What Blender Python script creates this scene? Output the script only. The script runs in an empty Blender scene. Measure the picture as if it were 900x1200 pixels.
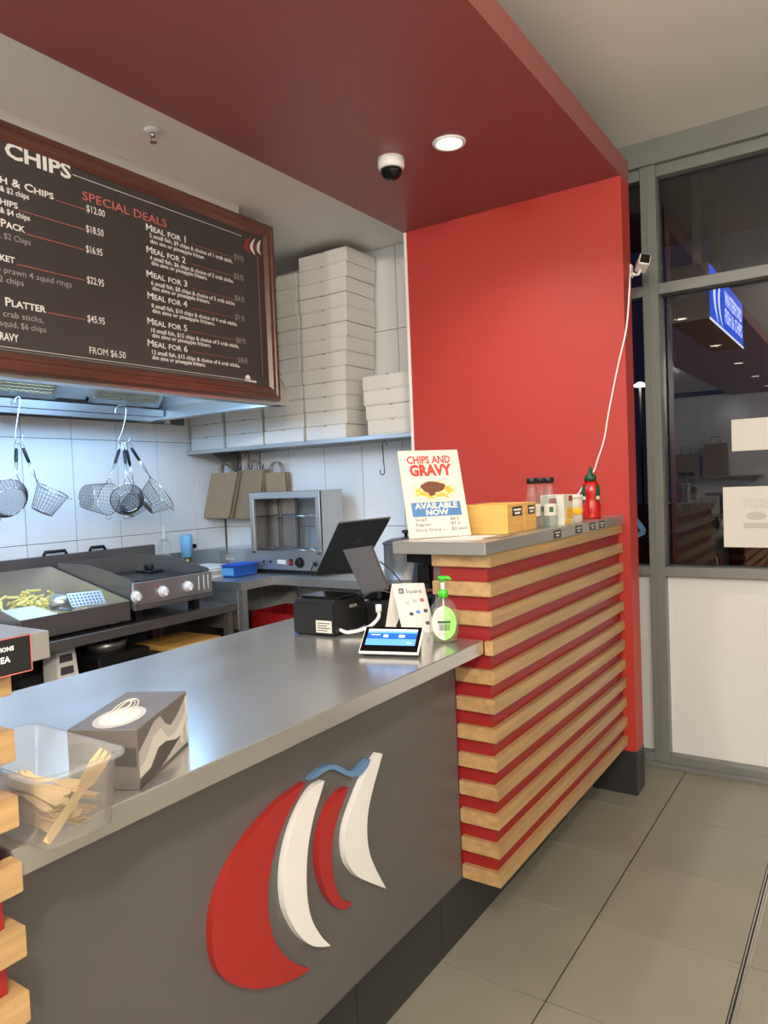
import bpy, bmesh, math, random
from mathutils import Vector, Matrix
random.seed(7)
S = bpy.context.scene
C = S.collection
# ------------------------------------------------------------------ camera
YAW, PITCH, ROLL, FPX, CAMZ = 0.59086067, -0.03638866, -0.03992227, 857.11, 1.5
_f = Vector((-math.sin(YAW)*math.cos(PITCH), math.cos(YAW)*math.cos(PITCH), math.sin(PITCH)))
_r0 = Vector((math.cos(YAW), math.sin(YAW), 0)); _u0 = _r0.cross(_f)
_r = _r0*math.cos(ROLL) + _u0*math.sin(ROLL); _u = _u0*math.cos(ROLL) - _r0*math.sin(ROLL)
cd = bpy.data.cameras.new('camera'); cam = bpy.data.objects.new('camera', cd); C.objects.link(cam)
cd.sensor_fit = 'VERTICAL'; cd.sensor_height = 36; cd.lens = FPX/1200*36; cd.clip_start = .02
cam.matrix_world = Matrix(((_r.x, _u.x, -_f.x, 0), (_r.y, _u.y, -_f.y, 0), (_r.z, _u.z, -_f.z, CAMZ), (0, 0, 0, 1)))
S.camera = cam
def P(px, py, ax, val):
    """point where the view ray of photo pixel (px,py) meets the plane axis=val"""
    d = _r*((px-450)/FPX) - _u*((py-600)/FPX) + _f
    o = Vector((0, 0, CAMZ)); t = (val-o[ax])/d[ax]
    return o + d*t
# ------------------------------------------------------------------ world, exposure
w = bpy.data.worlds.new('night'); S.world = w; w.use_nodes = True
w.node_tree.nodes['Background'].inputs[0].default_value = (.010, .016, .036, 1)
w.node_tree.nodes['Background'].inputs[1].default_value = .9
S.view_settings.view_transform = 'Standard'; S.view_settings.look = 'None'
S.view_settings.gamma = 1; S.view_settings.use_curve_mapping = False
S.view_settings.exposure = -0.45
WARM = (1, .935, .84); COOL = (.31, .59, 1)
def spot(loc, e, size=2.55, blend=.9, col=WARM, r=.05):
    l = bpy.data.lights.new('downlight_beam', 'SPOT'); l.energy = e; l.spot_size = size; l.spot_blend = blend
    l.color = col; l.shadow_soft_size = r
    o = bpy.data.objects.new('downlight_beam', l); C.objects.link(o); o.location = loc; return o
def omni(loc, e, col=WARM, r=.07):
    l = bpy.data.lights.new('omni_light', 'POINT'); l.energy = e; l.color = col; l.shadow_soft_size = r
    o = bpy.data.objects.new('omni_light', l); C.objects.link(o); o.location = loc; return o
def area(loc, e, sx, sy, col, rot=(0, 0, 0)):
    l = bpy.data.lights.new('lamp_light', 'AREA'); l.shape = 'RECTANGLE'; l.size = sx; l.size_y = sy; l.energy = e; l.color = col
    o = bpy.data.objects.new('lamp_light', l); C.objects.link(o); o.location = loc; o.rotation_euler = rot; return o
BULK_LAMPS = [(-1.40, y) for y in (2.663, .95, -.77, -2.4, -4.0, -5.5)]
FILL_LAMPS = [(.30, -.45), (.30, -2.4), (1.75, -.9), (.30, -4.4)]
E_BULK, E_FILL, E_HOOD, E_KITCH = 92, 185, 70, 66
# ------------------------------------------------------------------ materials
def lin(c):
    return tuple((x/255/12.92 if x/255 <= .04045 else ((x/255+.055)/1.055)**2.4) for x in c) + (1,)
def mat(name, col, rough=.5, metal=0., spec=.5, noise=0., nscale=(8, 8, 8), bump=0., rvar=0., emit=0., ecol=None, trans=0., coat=0., ndetail=4):
    m = bpy.data.materials.new(name); m.use_nodes = True; nt = m.node_tree; b = nt.nodes['Principled BSDF']
    c = lin(col); b.inputs['Base Color'].default_value = c; b.inputs['Roughness'].default_value = rough
    b.inputs['Metallic'].default_value = metal; b.inputs['Specular IOR Level'].default_value = spec
    b.inputs['Coat Weight'].default_value = coat; b.inputs['Transmission Weight'].default_value = trans
    if emit: b.inputs['Emission Color'].default_value = ecol or c; b.inputs['Emission Strength'].default_value = emit
    if noise or bump or rvar:
        tc = nt.nodes.new('ShaderNodeTexCoord'); mp = nt.nodes.new('ShaderNodeMapping'); nz = nt.nodes.new('ShaderNodeTexNoise')
        mp.inputs['Scale'].default_value = nscale; nz.inputs['Scale'].default_value = 1; nz.inputs['Detail'].default_value = ndetail
        nt.links.new(tc.outputs['Object'], mp.inputs[0]); nt.links.new(mp.outputs[0], nz.inputs['Vector'])
        if noise:
            r = nt.nodes.new('ShaderNodeMapRange'); r.inputs[1].default_value = .3; r.inputs[2].default_value = .7
            r.inputs[3].default_value = 1-noise; r.inputs[4].default_value = 1+noise*.6
            mx = nt.nodes.new('ShaderNodeMix'); mx.data_type = 'RGBA'; mx.blend_type = 'MULTIPLY'; mx.inputs[0].default_value = 1
            mx.inputs[6].default_value = c
            nt.links.new(nz.outputs[0], r.inputs[0]); nt.links.new(r.outputs[0], mx.inputs[7]); nt.links.new(mx.outputs[2], b.inputs['Base Color'])
        if rvar:
            r2 = nt.nodes.new('ShaderNodeMapRange'); r2.inputs[1].default_value = .3; r2.inputs[2].default_value = .7
            r2.inputs[3].default_value = max(.02, rough-rvar); r2.inputs[4].default_value = rough+rvar
            nt.links.new(nz.outputs[0], r2.inputs[0]); nt.links.new(r2.outputs[0], b.inputs['Roughness'])
        if bump:
            bp = nt.nodes.new('ShaderNodeBump'); bp.inputs['Strength'].default_value = bump; bp.inputs['Distance'].default_value = .002
            nt.links.new(nz.outputs[0], bp.inputs['Height']); nt.links.new(bp.outputs[0], b.inputs['Normal'])
    return m
def glass_mat(name, tint, fac_ior=1.5, rough=0., haze=0., hcol=(1, 1, 1, 1), boost=0.):
    m = bpy.data.materials.new(name); m.use_nodes = True; nt = m.node_tree; nt.nodes.clear()
    out = nt.nodes.new('ShaderNodeOutputMaterial'); tr = nt.nodes.new('ShaderNodeBsdfTransparent'); tr.inputs[0].default_value = tint
    gl = nt.nodes.new('ShaderNodeBsdfGlossy'); gl.inputs['Roughness'].default_value = rough
    fr = nt.nodes.new('ShaderNodeLayerWeight'); fr.inputs[0].default_value = .5
    pw = nt.nodes.new('ShaderNodeMath'); pw.operation = 'POWER'; pw.inputs[1].default_value = 4.
    ad = nt.nodes.new('ShaderNodeMath'); ad.operation = 'MULTIPLY_ADD'; ad.use_clamp = True
    f0 = ((fac_ior-1)/(fac_ior+1))**2+boost; ad.inputs[1].default_value = .6; ad.inputs[2].default_value = f0
    mx = nt.nodes.new('ShaderNodeMixShader'); nt.links.new(fr.outputs['Facing'], pw.inputs[0]); nt.links.new(pw.outputs[0], ad.inputs[0]); nt.links.new(ad.outputs[0], mx.inputs[0])
    last = tr
    if haze:
        df = nt.nodes.new('ShaderNodeBsdfDiffuse'); df.inputs[0].default_value = hcol
        m2 = nt.nodes.new('ShaderNodeMixShader'); m2.inputs[0].default_value = haze
        nt.links.new(tr.outputs[0], m2.inputs[1]); nt.links.new(df.outputs[0], m2.inputs[2]); last = m2
    nt.links.new(last.outputs[0], mx.inputs[1]); nt.links.new(gl.outputs[0], mx.inputs[2]); nt.links.new(mx.outputs[0], out.inputs[0])
    return m
M = dict(
 red2=mat('red_backing', (142, 28, 29), .45), red=mat('red_paint', (176, 50, 40), .5, noise=.04, nscale=(2, 2, 2)),
 red_ceil=mat('red_paint_glare_haze', (142, 78, 73), .42, noise=.04, nscale=(1, 1, 1)),  # red of the ceiling panel, greyed to carry lens glare in its colour
 white=mat('white_plaster', (238, 234, 226), .7, noise=.03, nscale=(1.5, 1.5, 1.5)),
 tile=mat('white_wall_tile', (224, 224, 222), .16, noise=.02, nscale=(3, 3, 3)),
 grout=mat('grout', (104, 104, 104), .9), dgrout=mat('dark_grout', (34, 33, 30), .9),
 ftile=mat('taupe_floor_tile', (140, 135, 120), .42, noise=.12, nscale=(2.2, 2.2, 2.2), rvar=.08, ndetail=8),
 kick=mat('charcoal_kick_tile', (44, 44, 46), .35, noise=.2, nscale=(6, 6, 6)),
 panel=mat('grey_laminate', (88, 85, 83), .32, noise=.03, nscale=(2, 2, 2)),
 steel=mat('brushed_steel', (196, 194, 190), .32, .85, noise=.04, nscale=(4, 4, 4), ndetail=1),
 steelx=mat('worn_steel_top', (206, 204, 200), .22, .82, rvar=.03, nscale=(5, 3, 5), noise=.03, ndetail=2),
 hoodin=mat('hood_inner_steel', (196, 194, 190), .45, .8), dsteel=mat('dark_steel', (128, 124, 121), .40, .75, noise=.05, nscale=(3, 3, 3), ndetail=1),
 black=mat('black_plastic', (22, 22, 23), .42), blackg=mat('gloss_black', (10, 10, 11), .12),
 iron=mat('black_iron', (46, 45, 45), .42, .6, noise=.2, nscale=(9, 9, 9)),
 oak=mat('oak_slat', (174, 141, 97), .45, noise=.22, nscale=(40, 2.2, 55), bump=.12, ndetail=6),
 bamboo=mat('bamboo', (222, 172, 92), .42, noise=.12, nscale=(8, 8, 70)),
 mahog=mat('mahogany', (98, 58, 45), .3, noise=.25, nscale=(20, 2, 30), coat=.3),
 chalk=mat('chalkboard', (64, 60, 58), .55, noise=.10, nscale=(3, 3, 3)),
 cwhite=mat('chalk_white', (236, 234, 228), .8), cgrey=mat('chalk_grey', (168, 164, 160), .8), cpink=mat('chalk_red', (206, 104, 98), .8),
 alu=mat('grey_powdercoat', (128, 130, 126), .42, .3), board=mat('white_laminate', (222, 222, 220), .35),
 card=mat('white_card', (226, 222, 214), .75, noise=.04, nscale=(5, 5, 5)), cardin=mat('card_flap_edge', (120, 112, 102), .9),
 kraft=mat('kraft_paper', (150, 127, 98), .85, noise=.10, nscale=(10, 10, 10)),
 paper=mat('paper', (216, 212, 202), .7), emred=mat('emblem_red', (152, 36, 33), .4), emwhite=mat('emblem_white', (220, 218, 214), .45),
 emblue=mat('emblem_blue', (92, 128, 170), .4), plastic=mat('white_plastic', (232, 230, 226), .35),
 green=mat('green_plastic', (70, 190, 50), .35), dgreen=mat('dark_green', (20, 74, 44), .4), lgreen=mat('label_green', (150, 214, 110), .5),
 sauce=mat('tomato_sauce', (178, 12, 10), .22), blueb=mat('blue_plastic', (40, 96, 190), .4), lblue=mat('light_blue_plastic', (120, 180, 220), .4),
 fork=mat('birch', (226, 190, 138), .65, noise=.10, nscale=(30, 30, 30)), chip=mat('raw_potato', (232, 214, 128), .5, noise=.06, nscale=(30, 30, 30)),
 gbox=mat('glove_box_grey', (98, 92, 88), .45), gdark=mat('glove_box_dark', (70, 65, 62), .45), glite=mat('glove_box_light', (178, 172, 164), .45), gcream=mat('glove_box_cream', (206, 200, 188), .45),
 poster_r=mat('poster_red', (214, 62, 54), .5), poster_b=mat('poster_blue', (74, 124, 176), .5), poster_fr=mat('poster_frame', (214, 208, 196), .5),
 ink=mat('ink', (64, 62, 68), .7), chipy=mat('printed_chips', (240, 178, 50), .6), gravy=mat('printed_gravy', (112, 64, 44), .6), plate=mat('printed_plate', (228, 216, 192), .6), ghost=mat('ghost_print', (194, 188, 176), .7),
 screen=mat('lit_screen', (90, 150, 230), .2, emit=.8), screenb=mat('lit_screen_blue', (36, 92, 190), .2, emit=.6), sglow=mat('lit_screen_white', (220, 232, 245), .2, emit=.7),
 lamp=mat('lamp_diffuser', (255, 244, 224), .4, emit=14, ecol=(1, .86, .66, 1)), tubel=mat('fluorescent_tube', (240, 248, 255), .4, emit=6, ecol=(.72, .86, 1, 1)),
 signblue=mat('lit_sign_blue', (30, 84, 214), .3, emit=2.0), signwhite=mat('lit_sign_white', (240, 244, 250), .3, emit=1.8),
 asphalt=mat('asphalt', (40, 40, 42), .8, noise=.2, nscale=(10, 10, 10)), soffit=mat('soffit_grey', (165, 165, 168), .8), carp=mat('dark_car_paint', (38, 40, 44), .15, .4, coat=.8), cglass=mat('car_glass', (10, 11, 12), .05), chrome=mat('chrome', (210, 210, 210), .12, 1),
 crate=mat('red_crate', (160, 24, 24), .5), tubw=mat('frosted_tub', (206, 202, 194), .5), brass=mat('brass', (176, 150, 100), .35, 1),
 glass=glass_mat('window_glass', (.80, .82, .82, 1), 1.5, boost=.035), clear=glass_mat('clear_plastic', (.95, .95, .95, 1), 1.3, .08, haze=.08, hcol=(.85, .85, .85, 1)),
 tub=glass_mat('frosted_clear_tub', (.97, .97, .96, 1), 1.2, .12, haze=.12, hcol=(.97, .96, .94, 1)), bottle=glass_mat('clear_bottle', (.90, .93, .90, 1), 1.45, .03, haze=.06, hcol=(.8, .85, .8, 1)),
 domeg=glass_mat('smoked_dome', (.18, .18, .19, 1), 1.5, .03), wglass=glass_mat('warmer_glass', (.86, .88, .90, 1), 1.4, 0.), gelm=glass_mat('clear_gel', (.86, .95, .72, 1), 1.4, .02, haze=.10, hcol=(.8, .9, .6, 1)),
)
# ------------------------------------------------------------------ mesh helpers
def BM(): return bmesh.new()
def box(bm, x0, x1, y0, y1, z0, z1, bev=0., seg=1, mtx=None):
    m = Matrix.Translation(((x0+x1)/2, (y0+y1)/2, (z0+z1)/2)) @ Matrix.Diagonal((abs(x1-x0), abs(y1-y0), abs(z1-z0), 1))
    r = bmesh.ops.create_cube(bm, size=1, matrix=m); vs = r['verts']
    if bev:
        es = list({e for v in vs for e in v.link_edges})
        r2 = bmesh.ops.bevel(bm, geom=es, offset=bev, segments=seg, affect='EDGES', profile=.5)
        vs = list({v for f in r2['faces'] for v in f.verts} | {v for v in vs if v.is_valid})
    if mtx is not None: bmesh.ops.transform(bm, matrix=mtx, verts=vs)
    return vs
def cyl(bm, p0, p1, r0, r1=None, seg=20, caps=True, smooth=True):
    p0 = Vector(p0); p1 = Vector(p1); d = p1-p0; r1 = r0 if r1 is None else r1
    m = Matrix.Translation((p0+p1)/2) @ d.to_track_quat('Z', 'Y').to_matrix().to_4x4()
    r = bmesh.ops.create_cone(bm, cap_ends=caps, segments=seg, radius1=r0, radius2=r1, depth=d.length, matrix=m)
    if smooth:
        for f in {f for v in r['verts'] for f in v.link_faces}:
            if len(f.verts) == 4: f.smooth = True
def tube(bm, pts, r, seg=6, closed=False):
    pts = [Vector(p) for p in pts]; n = len(pts); rings = []; ref = None
    for i in range(n):
        if closed: t = pts[(i+1) % n]-pts[i-1]
        else: t = pts[min(i+1, n-1)]-pts[max(i-1, 0)]
        if t.length < 1e-9: t = Vector((0, 0, 1))
        t.normalize()
        if ref is None:
            ref = Vector((0, 0, 1)) if abs(t.z) < .9 else Vector((1, 0, 0))
        a = ref - t*ref.dot(t)
        if a.length < 1e-6: a = t.orthogonal()
        a.normalize(); ref = a; b = t.cross(a)
        rr = r[i] if isinstance(r, (list, tuple)) else r
        rings.append([bm.verts.new(pts[i]+(a*math.cos(k*2*math.pi/seg)+b*math.sin(k*2*math.pi/seg))*rr) for k in range(seg)])
    for i in range(n if closed else n-1):
        A = rings[i]; B = rings[(i+1) % n]
        for k in range(seg):
            f = bm.faces.new((A[k], A[(k+1) % seg], B[(k+1) % seg], B[k])); f.smooth = True
    if not closed:
        bm.faces.new(rings[0][::-1]); bm.faces.new(rings[-1])
def lathe(bm, prof, c=(0, 0, 0), seg=24, sx=1., sy=1., mtx=None, caps=True):
    c = Vector(c); rings = []; mtx = mtx or Matrix()
    for (r, z) in prof:
        rings.append([bm.verts.new(mtx @ (c+Vector((max(r, 1e-4)*sx*math.cos(k*2*math.pi/seg), max(r, 1e-4)*sy*math.sin(k*2*math.pi/seg), z)))) for k in range(seg)])
    for A, B in zip(rings, rings[1:]):
        for k in range(seg):
            f = bm.faces.new((A[k], A[(k+1) % seg], B[(k+1) % seg], B[k])); f.smooth = True
    if caps and prof[0][0] > 1e-3: bm.faces.new(rings[0][::-1])
    if caps and prof[-1][0] > 1e-3: bm.faces.new(rings[-1])
def prism(bm, pts, off, tri=True):
    a = [bm.verts.new(Vector(p)) for p in pts]; b = [bm.verts.new(Vector(p)+Vector(off)) for p in pts]; n = len(a)
    fs = [bm.faces.new(a[::-1]), bm.faces.new(b)]
    for i in range(n): bm.faces.new((a[i], a[(i+1) % n], b[(i+1) % n], b[i]))
    for f in fs: f.normal_update()
    if tri and n > 4: bmesh.ops.triangulate(bm, faces=fs, ngon_method='EAR_CLIP')
def smooth_closed(pts, n=4):
    out = []; m = len(pts)
    for i in range(m):
        p0, p1, p2, p3 = (Vector(pts[(i+k) % m]) for k in (-1, 0, 1, 2))
        for k in range(n):
            t = k/n
            out.append(.5*((2*p1)+(p2-p0)*t+(2*p0-5*p1+4*p2-p3)*t*t+(3*p1-p0-3*p2+p3)*t*t*t))
    return out
def spline(pts, n=8):
    pts = [Vector(p) for p in pts]; out = []
    for i in range(len(pts)-1):
        p1, p2 = pts[i], pts[i+1]; p0 = pts[i-1] if i else p1*2-p2; p3 = pts[i+2] if i+2 < len(pts) else p2*2-p1
        for k in range(n):
            t = k/n; out.append(.5*((2*p1)+(p2-p0)*t+(2*p0-5*p1+4*p2-p3)*t*t+(3*p1-p0-3*p2+p3)*t*t*t))
    return out+[pts[-1]]
def mworld(o):
    m = o.matrix_basis.copy()
    while o.parent: o = o.parent; m = o.matrix_basis @ m
    return m
def obj(name, bm, m, parent=None, local=False, me=None):
    """links ONE mesh object; shapes are in world space unless local"""
    if me is None:
        bmesh.ops.recalc_face_normals(bm, faces=bm.faces); me = bpy.data.meshes.new(name); bm.to_mesh(me); bm.free()
        me.materials.append(M[m])
    o = bpy.data.objects.new(name, me); C.objects.link(o)
    if parent is not None:
        o.parent = parent
        if not local: me.transform(mworld(parent).inverted())
    elif not local and len(me.vertices):
        xs = [v.co for v in me.vertices]
        c = Vector(((min(v.x for v in xs)+max(v.x for v in xs))/2, (min(v.y for v in xs)+max(v.y for v in xs))/2, min(v.z for v in xs)))
        me.transform(Matrix.Translation(-c)); o.location = c
    return o
def tag(o, label=None, cat=None, group=None, kind=None):
    if label: o['label'] = label
    if cat: o['category'] = cat
    if group: o['group'] = group
    if kind: o['kind'] = kind
    return o
def thing(name, label, cat, loc, rotz=0., group=None):
    o = bpy.data.objects.new(name, None); C.objects.link(o); o.empty_display_size = .05
    o.location = loc; o.rotation_euler = (0, 0, rotz); return tag(o, label, cat, group)
def struct(name, bm, m, label=None, parent=None):
    o = obj(name, bm, m, parent); 
    if parent is None: o['kind'] = 'structure'
    if label: o['label'] = label
    return o
def copy_tree(src, parent=None):
    c = src.copy(); C.objects.link(c)
    if parent: c.parent = parent
    for ch in [k for k in bpy.data.objects if k.parent == src]: copy_tree(ch, c)
    return c
def bx(name, m, parent, x0, x1, y0, y1, z0, z1, bev=0., local=False, seg=1):
    bm = BM(); box(bm, x0, x1, y0, y1, z0, z1, bev, seg); return obj(name, bm, m, parent, local)
def text(body, o, u, v, m, parent, w=None, h=None, vis=None, bold=0., caps=False, align='l', lift=.0006, name='lettering', local=False):
    """flat print: letters laid at o (baseline) along u, up v"""
    def mk(s):
        c = bpy.data.curves.new('t', 'FONT'); c.body = s; c.resolution_u = 2; c.offset = bold
        if caps:
            c.small_caps_scale = .8
            for i, ch in enumerate(s):
                if ch.islower(): c.body_format[i].use_small_caps = True
        t = bpy.data.objects.new('t', c); me = bpy.data.meshes.new_from_object(t)
        bpy.data.objects.remove(t); bpy.data.curves.remove(c); return me
    me = mk(body); u = Vector(u).normalized(); v = Vector(v).normalized(); n = u.cross(v); o = Vector(o)
    def ext(me): return min(p.co.x for p in me.vertices), max(p.co.x for p in me.vertices)
    x0, x1 = ext(me); full = x1-x0
    if vis:
        m2 = mk(vis); a, b = ext(m2); vw = b-a; bpy.data.meshes.remove(m2)
    else: vw = full
    sy = h/.69; sx = (w/vw) if w else sy
    off = {'l': 0, 'c': -full/2, 'r': -full}[align]
    if vis and align == 'l': off = -(full-vw)
    for p in me.vertices:
        p.co = o + u*((p.co.x-x0+off)*sx) + v*(p.co.y*sy) + n*lift
    me.materials.append(M[m])
    ob = bpy.data.objects.new(name, me); C.objects.link(ob)
    if parent is not None:
        ob.parent = parent
        if not local: me.transform(mworld(parent).inverted())
    return ob
ORD = 'topmost second third fourth fifth sixth seventh eighth ninth tenth eleventh twelfth thirteenth'.split()
# ================================================================== SETTING
XB, YE = -4.05, 3.90            # kitchen hood wall, outer wall
TS = .4515                      # floor tile
bm = BM(); box(bm, -4.3, 2.4, -6.7, 3.96, -.12, -.006); fl = struct('floor', bm, 'dgrout', 'dark grout bed of the shop floor')
tb = BM(); box(tb, .0026, TS-.0026, .0026, TS-.0026, -.006, 0, .0003); tm = bpy.data.meshes.new('tile'); tb.to_mesh(tm); tb.free(); tm.materials.append(M['ftile'])
tb = BM(); box(tb, .0026, TS-.0026, .0026, .155, -.006, 0, .0003); tmc = bpy.data.meshes.new('tile_cut'); tb.to_mesh(tmc); tb.free(); tmc.materials.append(M['ftile'])
for i in range(-1, 7):
    for j in range(-6, 5):
        t = bpy.data.objects.new('tile', tm if j < 4 else tmc); C.objects.link(t); t.parent = fl
        x = -.804+i*TS + (.011 if i >= 1 else 0); y = 1.9305+j*TS
        t.location = Vector((x, y, 0)) - fl.location
bm = BM(); box(bm, -4.3, -1.2555, -6.7, 3.96, -.006, -.001); box(bm, -1.2555, 2.4, -6.7, -.79, -.006, -.001)
struct('trim_1', bm, 'ftile', 'plain taupe floor areas behind the counter and far from the window')
dr = thing('drain_channel', 'narrow metal strip drain running along the taupe floor tiles', 'drain', (-.347, 1.5, 0))
for dx in (-.3515, -.3425, -.3335): bx('drain_bar', 'steel', dr, dx, dx+.004, -.8, 3.74, -.0055, .0006)
def tile_wall(wall, axis, cells, front, back):
    ms = {}
    for (a0, a1, z0, z1) in cells:
        key = (round(a1-a0, 3), round(z1-z0, 3)); g = .0017
        if key not in ms:
            b = BM()
            if axis == 0: box(b, 0, front-back, g, key[0]-g, g, key[1]-g, .0015)
            else: box(b, g, key[0]-g, front-back, 0, g, key[1]-g, .0015)
            me = bpy.data.meshes.new('tile'); bmesh.ops.recalc_face_normals(b, faces=b.faces); b.to_mesh(me); b.free(); me.materials.append(M['tile']); ms[key] = me
        t = bpy.data.objects.new('tile', ms[key]); C.objects.link(t); t.parent = wall
        t.location = Vector((back, a0, z0) if axis == 0 else (a0, back, z0)) - wall.location
ZT = [.619, 1.238, 1.857, 2.476, 2.99]
bm = BM(); box(bm, XB-.15, XB-.006, -6.7, 4.05, 0, 3.2); wl = struct('wall_left', bm, 'grout', 'white tiled kitchen wall behind the fryers and hood')
ys = [2.342+k*.3183 for k in range(-9, 5)]+[3.89]
tile_wall(wl, 0, [(a, b, c, d) for a, b in zip(ys, ys[1:]) for c, d in zip(ZT, ZT[1:])], XB, XB-.006)
bm = BM(); box(bm, XB, -1.3, YE+.006, 4.05, 0, 3.2); we = struct('wall_end', bm, 'grout', 'white tiled kitchen wall behind the box shelf')
xs = [XB+.003]+[-3.714+.314*k for k in range(6)]+[-1.83]
tile_wall(we, 1, [(a, b, c, d) for a, b in zip(xs, xs[1:]) for c, d in zip(ZT, ZT[1:])], YE, YE+.006)
bm = BM(); box(bm, -4.3, 2.4, -6.75, -6.606, 0, 3.2); wf = struct('wall_front', bm, 'grout', 'white tiled wall at the far end behind the camera')
tile_wall(wf, 1, [(-4.0+.45*k, -4.0+.45*k+.45, a, b) for k in range(8) for a, b in ((.3, .95), (.95, 1.6), (1.6, 2.25), (2.25, 2.9))], -6.6, -6.606)
bm = BM(); box(bm, 2.3, 2.45, -6.7, 4.05, 0, 3.2); struct('wall_right', bm, 'white', 'white customer side wall')
bm = BM(); box(bm, -.939, 2.45, -6.75, 3.96, 3.16, 3.25); box(bm, -2.1, -.939, -6.75, 3.96, 3.16, 3.25); struct('ceiling', bm, 'white', 'white customer ceiling')
bm = BM(); box(bm, XB-.1, -2.03, -6.75, 3.95, 2.99, 3.08); struct('ceiling', bm, 'white', 'white kitchen ceiling above the menu board')
bm = BM(); box(bm, -2.105, -.939, -6.6, 3.567, 2.866, 2.968); struct('trim_2', bm, 'red_ceil', 'dark red hanging ceiling panel above the counter')
bm = BM(); box(bm, -2.06, -2.03, -6.6, 3.9, 2.968, 3.2); struct('trim_3', bm, 'white', 'unseen white strip added above the red ceiling panel against light leaks')  # unseen fascia added to block light leaking between the two ceilings
bm = BM(); box(bm, -2.09, -.939, 3.44, 3.567, .205, 2.866); struct('wall_partition', bm, 'red', 'tall red partition wall at the end of the counter')
bm = BM(); box(bm, -1.149, -.937, 3.43, 3.569, 0, .205, .002); struct('baseboard_partition', bm, 'kick', 'black tiled plinth under the red wall')
bm = BM(); box(bm, -2.106, -2.0895, 3.436, 3.90, 0, 2.864); struct('trim_4', bm, 'white', 'thin white edge strip beside the red wall')
# window wall
wy0, wy1 = 3.86, 3.96
win = bpy.data.objects.new('window_1', None); C.objects.link(win); win.location = (-.5, 3.91, 0); tag(win, 'grey aluminium shopfront window by the red wall', kind='structure')
MUL = [(-1.33, -1.27), (-.961, -.885), (.62, .69), (2.23, 2.30)]
for a, b in MUL: bx('mullion', 'alu', win, a, b, wy0, wy1, 0, 3.045, .002)
bx('mullion', 'alu', win, -.927, -.922, wy0-.004, wy0+.002, 0, 3.045)
bx('head', 'alu', win, -1.33, 2.3, wy0-.02, wy1, 3.04, 3.16, .002)
for (a, _), (_, b) in (((-1.27, 0), (0, -.961)), ((-.885, 0), (0, .62)), ((.69, 0), (0, 2.23))):
    bx('head_rail', 'alu', win, a, b, wy0+.012, wy1, 2.985, 3.04, .002)
    bx('transom', 'alu', win, a, b, wy0, wy1, 2.40, 2.455, .003)
    bx('transom', 'alu', win, a, b, wy0, wy1, .982, 1.032, .003)
    bx('sill', 'alu', win, a, b, wy0-.004, wy1, 0, .06, .003)
    bx('pane', 'glass', win, a, b, 3.922, 3.928, 2.455, 2.985)
    bx('pane', 'glass', win, a, b, 3.922, 3.928, 1.032, 2.40)
    bx('infill_panel', 'board', win, a, b, 3.915, 3.935, .06, .982)
bx('threshold', 'alu', win, -1.3, 2.3, wy0-.03, wy0, 0, .022, .002)
# ================================================================== COUNTER
ctr = thing('service_counter', 'stainless steel topped service counter with grey front and sail emblem', 'counter', (-1.4, 1.3, 0))
bm = BM(); prism(bm, [(-1.005, .533, .968), (-1.005, 2.02, .968), (-1.185, 2.02, .968), (-1.185, 3.43, .968), (-1.84, 3.43, .968), (-1.84, -1.5, .968), (-1.185, -1.5, .968), (-1.185, .533, .968)], (0, 0, .043)); 
bmesh.ops.bevel(bm, geom=[e for e in bm.edges if len(e.link_faces) == 2 and e.calc_face_angle(0) > .5], offset=.002, segments=1, affect='EDGES')
obj('worktop', bm, 'steelx', ctr)
bx('front_panel', 'panel', ctr, -1.13, -1.11, .535, 2.018, .236, .967)
bx('carcass', 'panel', ctr, -1.78, -1.185, -1.5, 3.42, .1, .9675)
bx('top_batten', 'black', ctr, -1.185, -1.13, .535, 2.018, .9, .9675)
kk = [1.943+TS*k for k in range(-8, 4)]
for a, b in zip(kk, kk[1:]): bx('kick_tile', 'kick', ctr, -1.185, -1.149, a+.0012, min(b, 3.429)-.0012, 0, .2355)
def em(name, outer, inner, m, depth, lab):
    f = lambda L: spline([P(220+x*.42222, 780+y*.42222, 0, -1.11+depth) for x, y in L], 5)
    q = f(outer)+[p for p in f(inner) if (p-f(outer)[0]).length > 1e-4 and (p-f(outer)[-1]).length > 1e-4]
    bm = BM(); prism(bm, q, (-depth+.0005, 0, 0)); o = obj(name, bm, m, ctr); o['label'] = lab
em('emblem_sail', [(328, 325), (270, 366), (205, 432), (150, 503), (106, 582), (81, 652), (69, 720), (70, 785), (80, 835), (102, 868), (140, 890), (190, 898), (240, 891), (290, 873), (343, 843)], [(343, 843), (300, 828), (265, 800), (240, 760), (228, 710), (222, 650), (228, 580), (245, 500), (275, 420), (305, 365), (328, 325)], 'emred', .018, 'large red sail shape')
em('emblem_sail', [(380, 320), (352, 337), (322, 380), (292, 450), (272, 530), (266, 600), (270, 660), (282, 700), (307, 745), (340, 775), (370, 781), (397, 778)], [(397, 778), (370, 750), (345, 705), (333, 650), (330, 580), (335, 500), (350, 420), (365, 370), (380, 320)], 'emwhite', .018, 'tall white sail shape')
em('emblem_sail', [(447, 338), (425, 351), (395, 390), (374, 450), (364, 510), (367, 570), (380, 620), (402, 660), (425, 676), (445, 672), (458, 658)], [(458, 658), (440, 657), (420, 635), (405, 590), (400, 530), (405, 470), (420, 410), (435, 370), (447, 338)], 'emred', .018, 'small red sail shape')
em('emblem_sail', [(531, 243), (514, 268), (490, 312), (462, 380), (442, 440), (436, 490), (442, 540), (462, 575), (490, 595), (551, 619)], [(551, 619), (525, 570), (505, 520), (498, 460), (502, 400), (515, 340), (530, 285), (541, 245)], 'emwhite', .018, 'leaning white sail shape')
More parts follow.
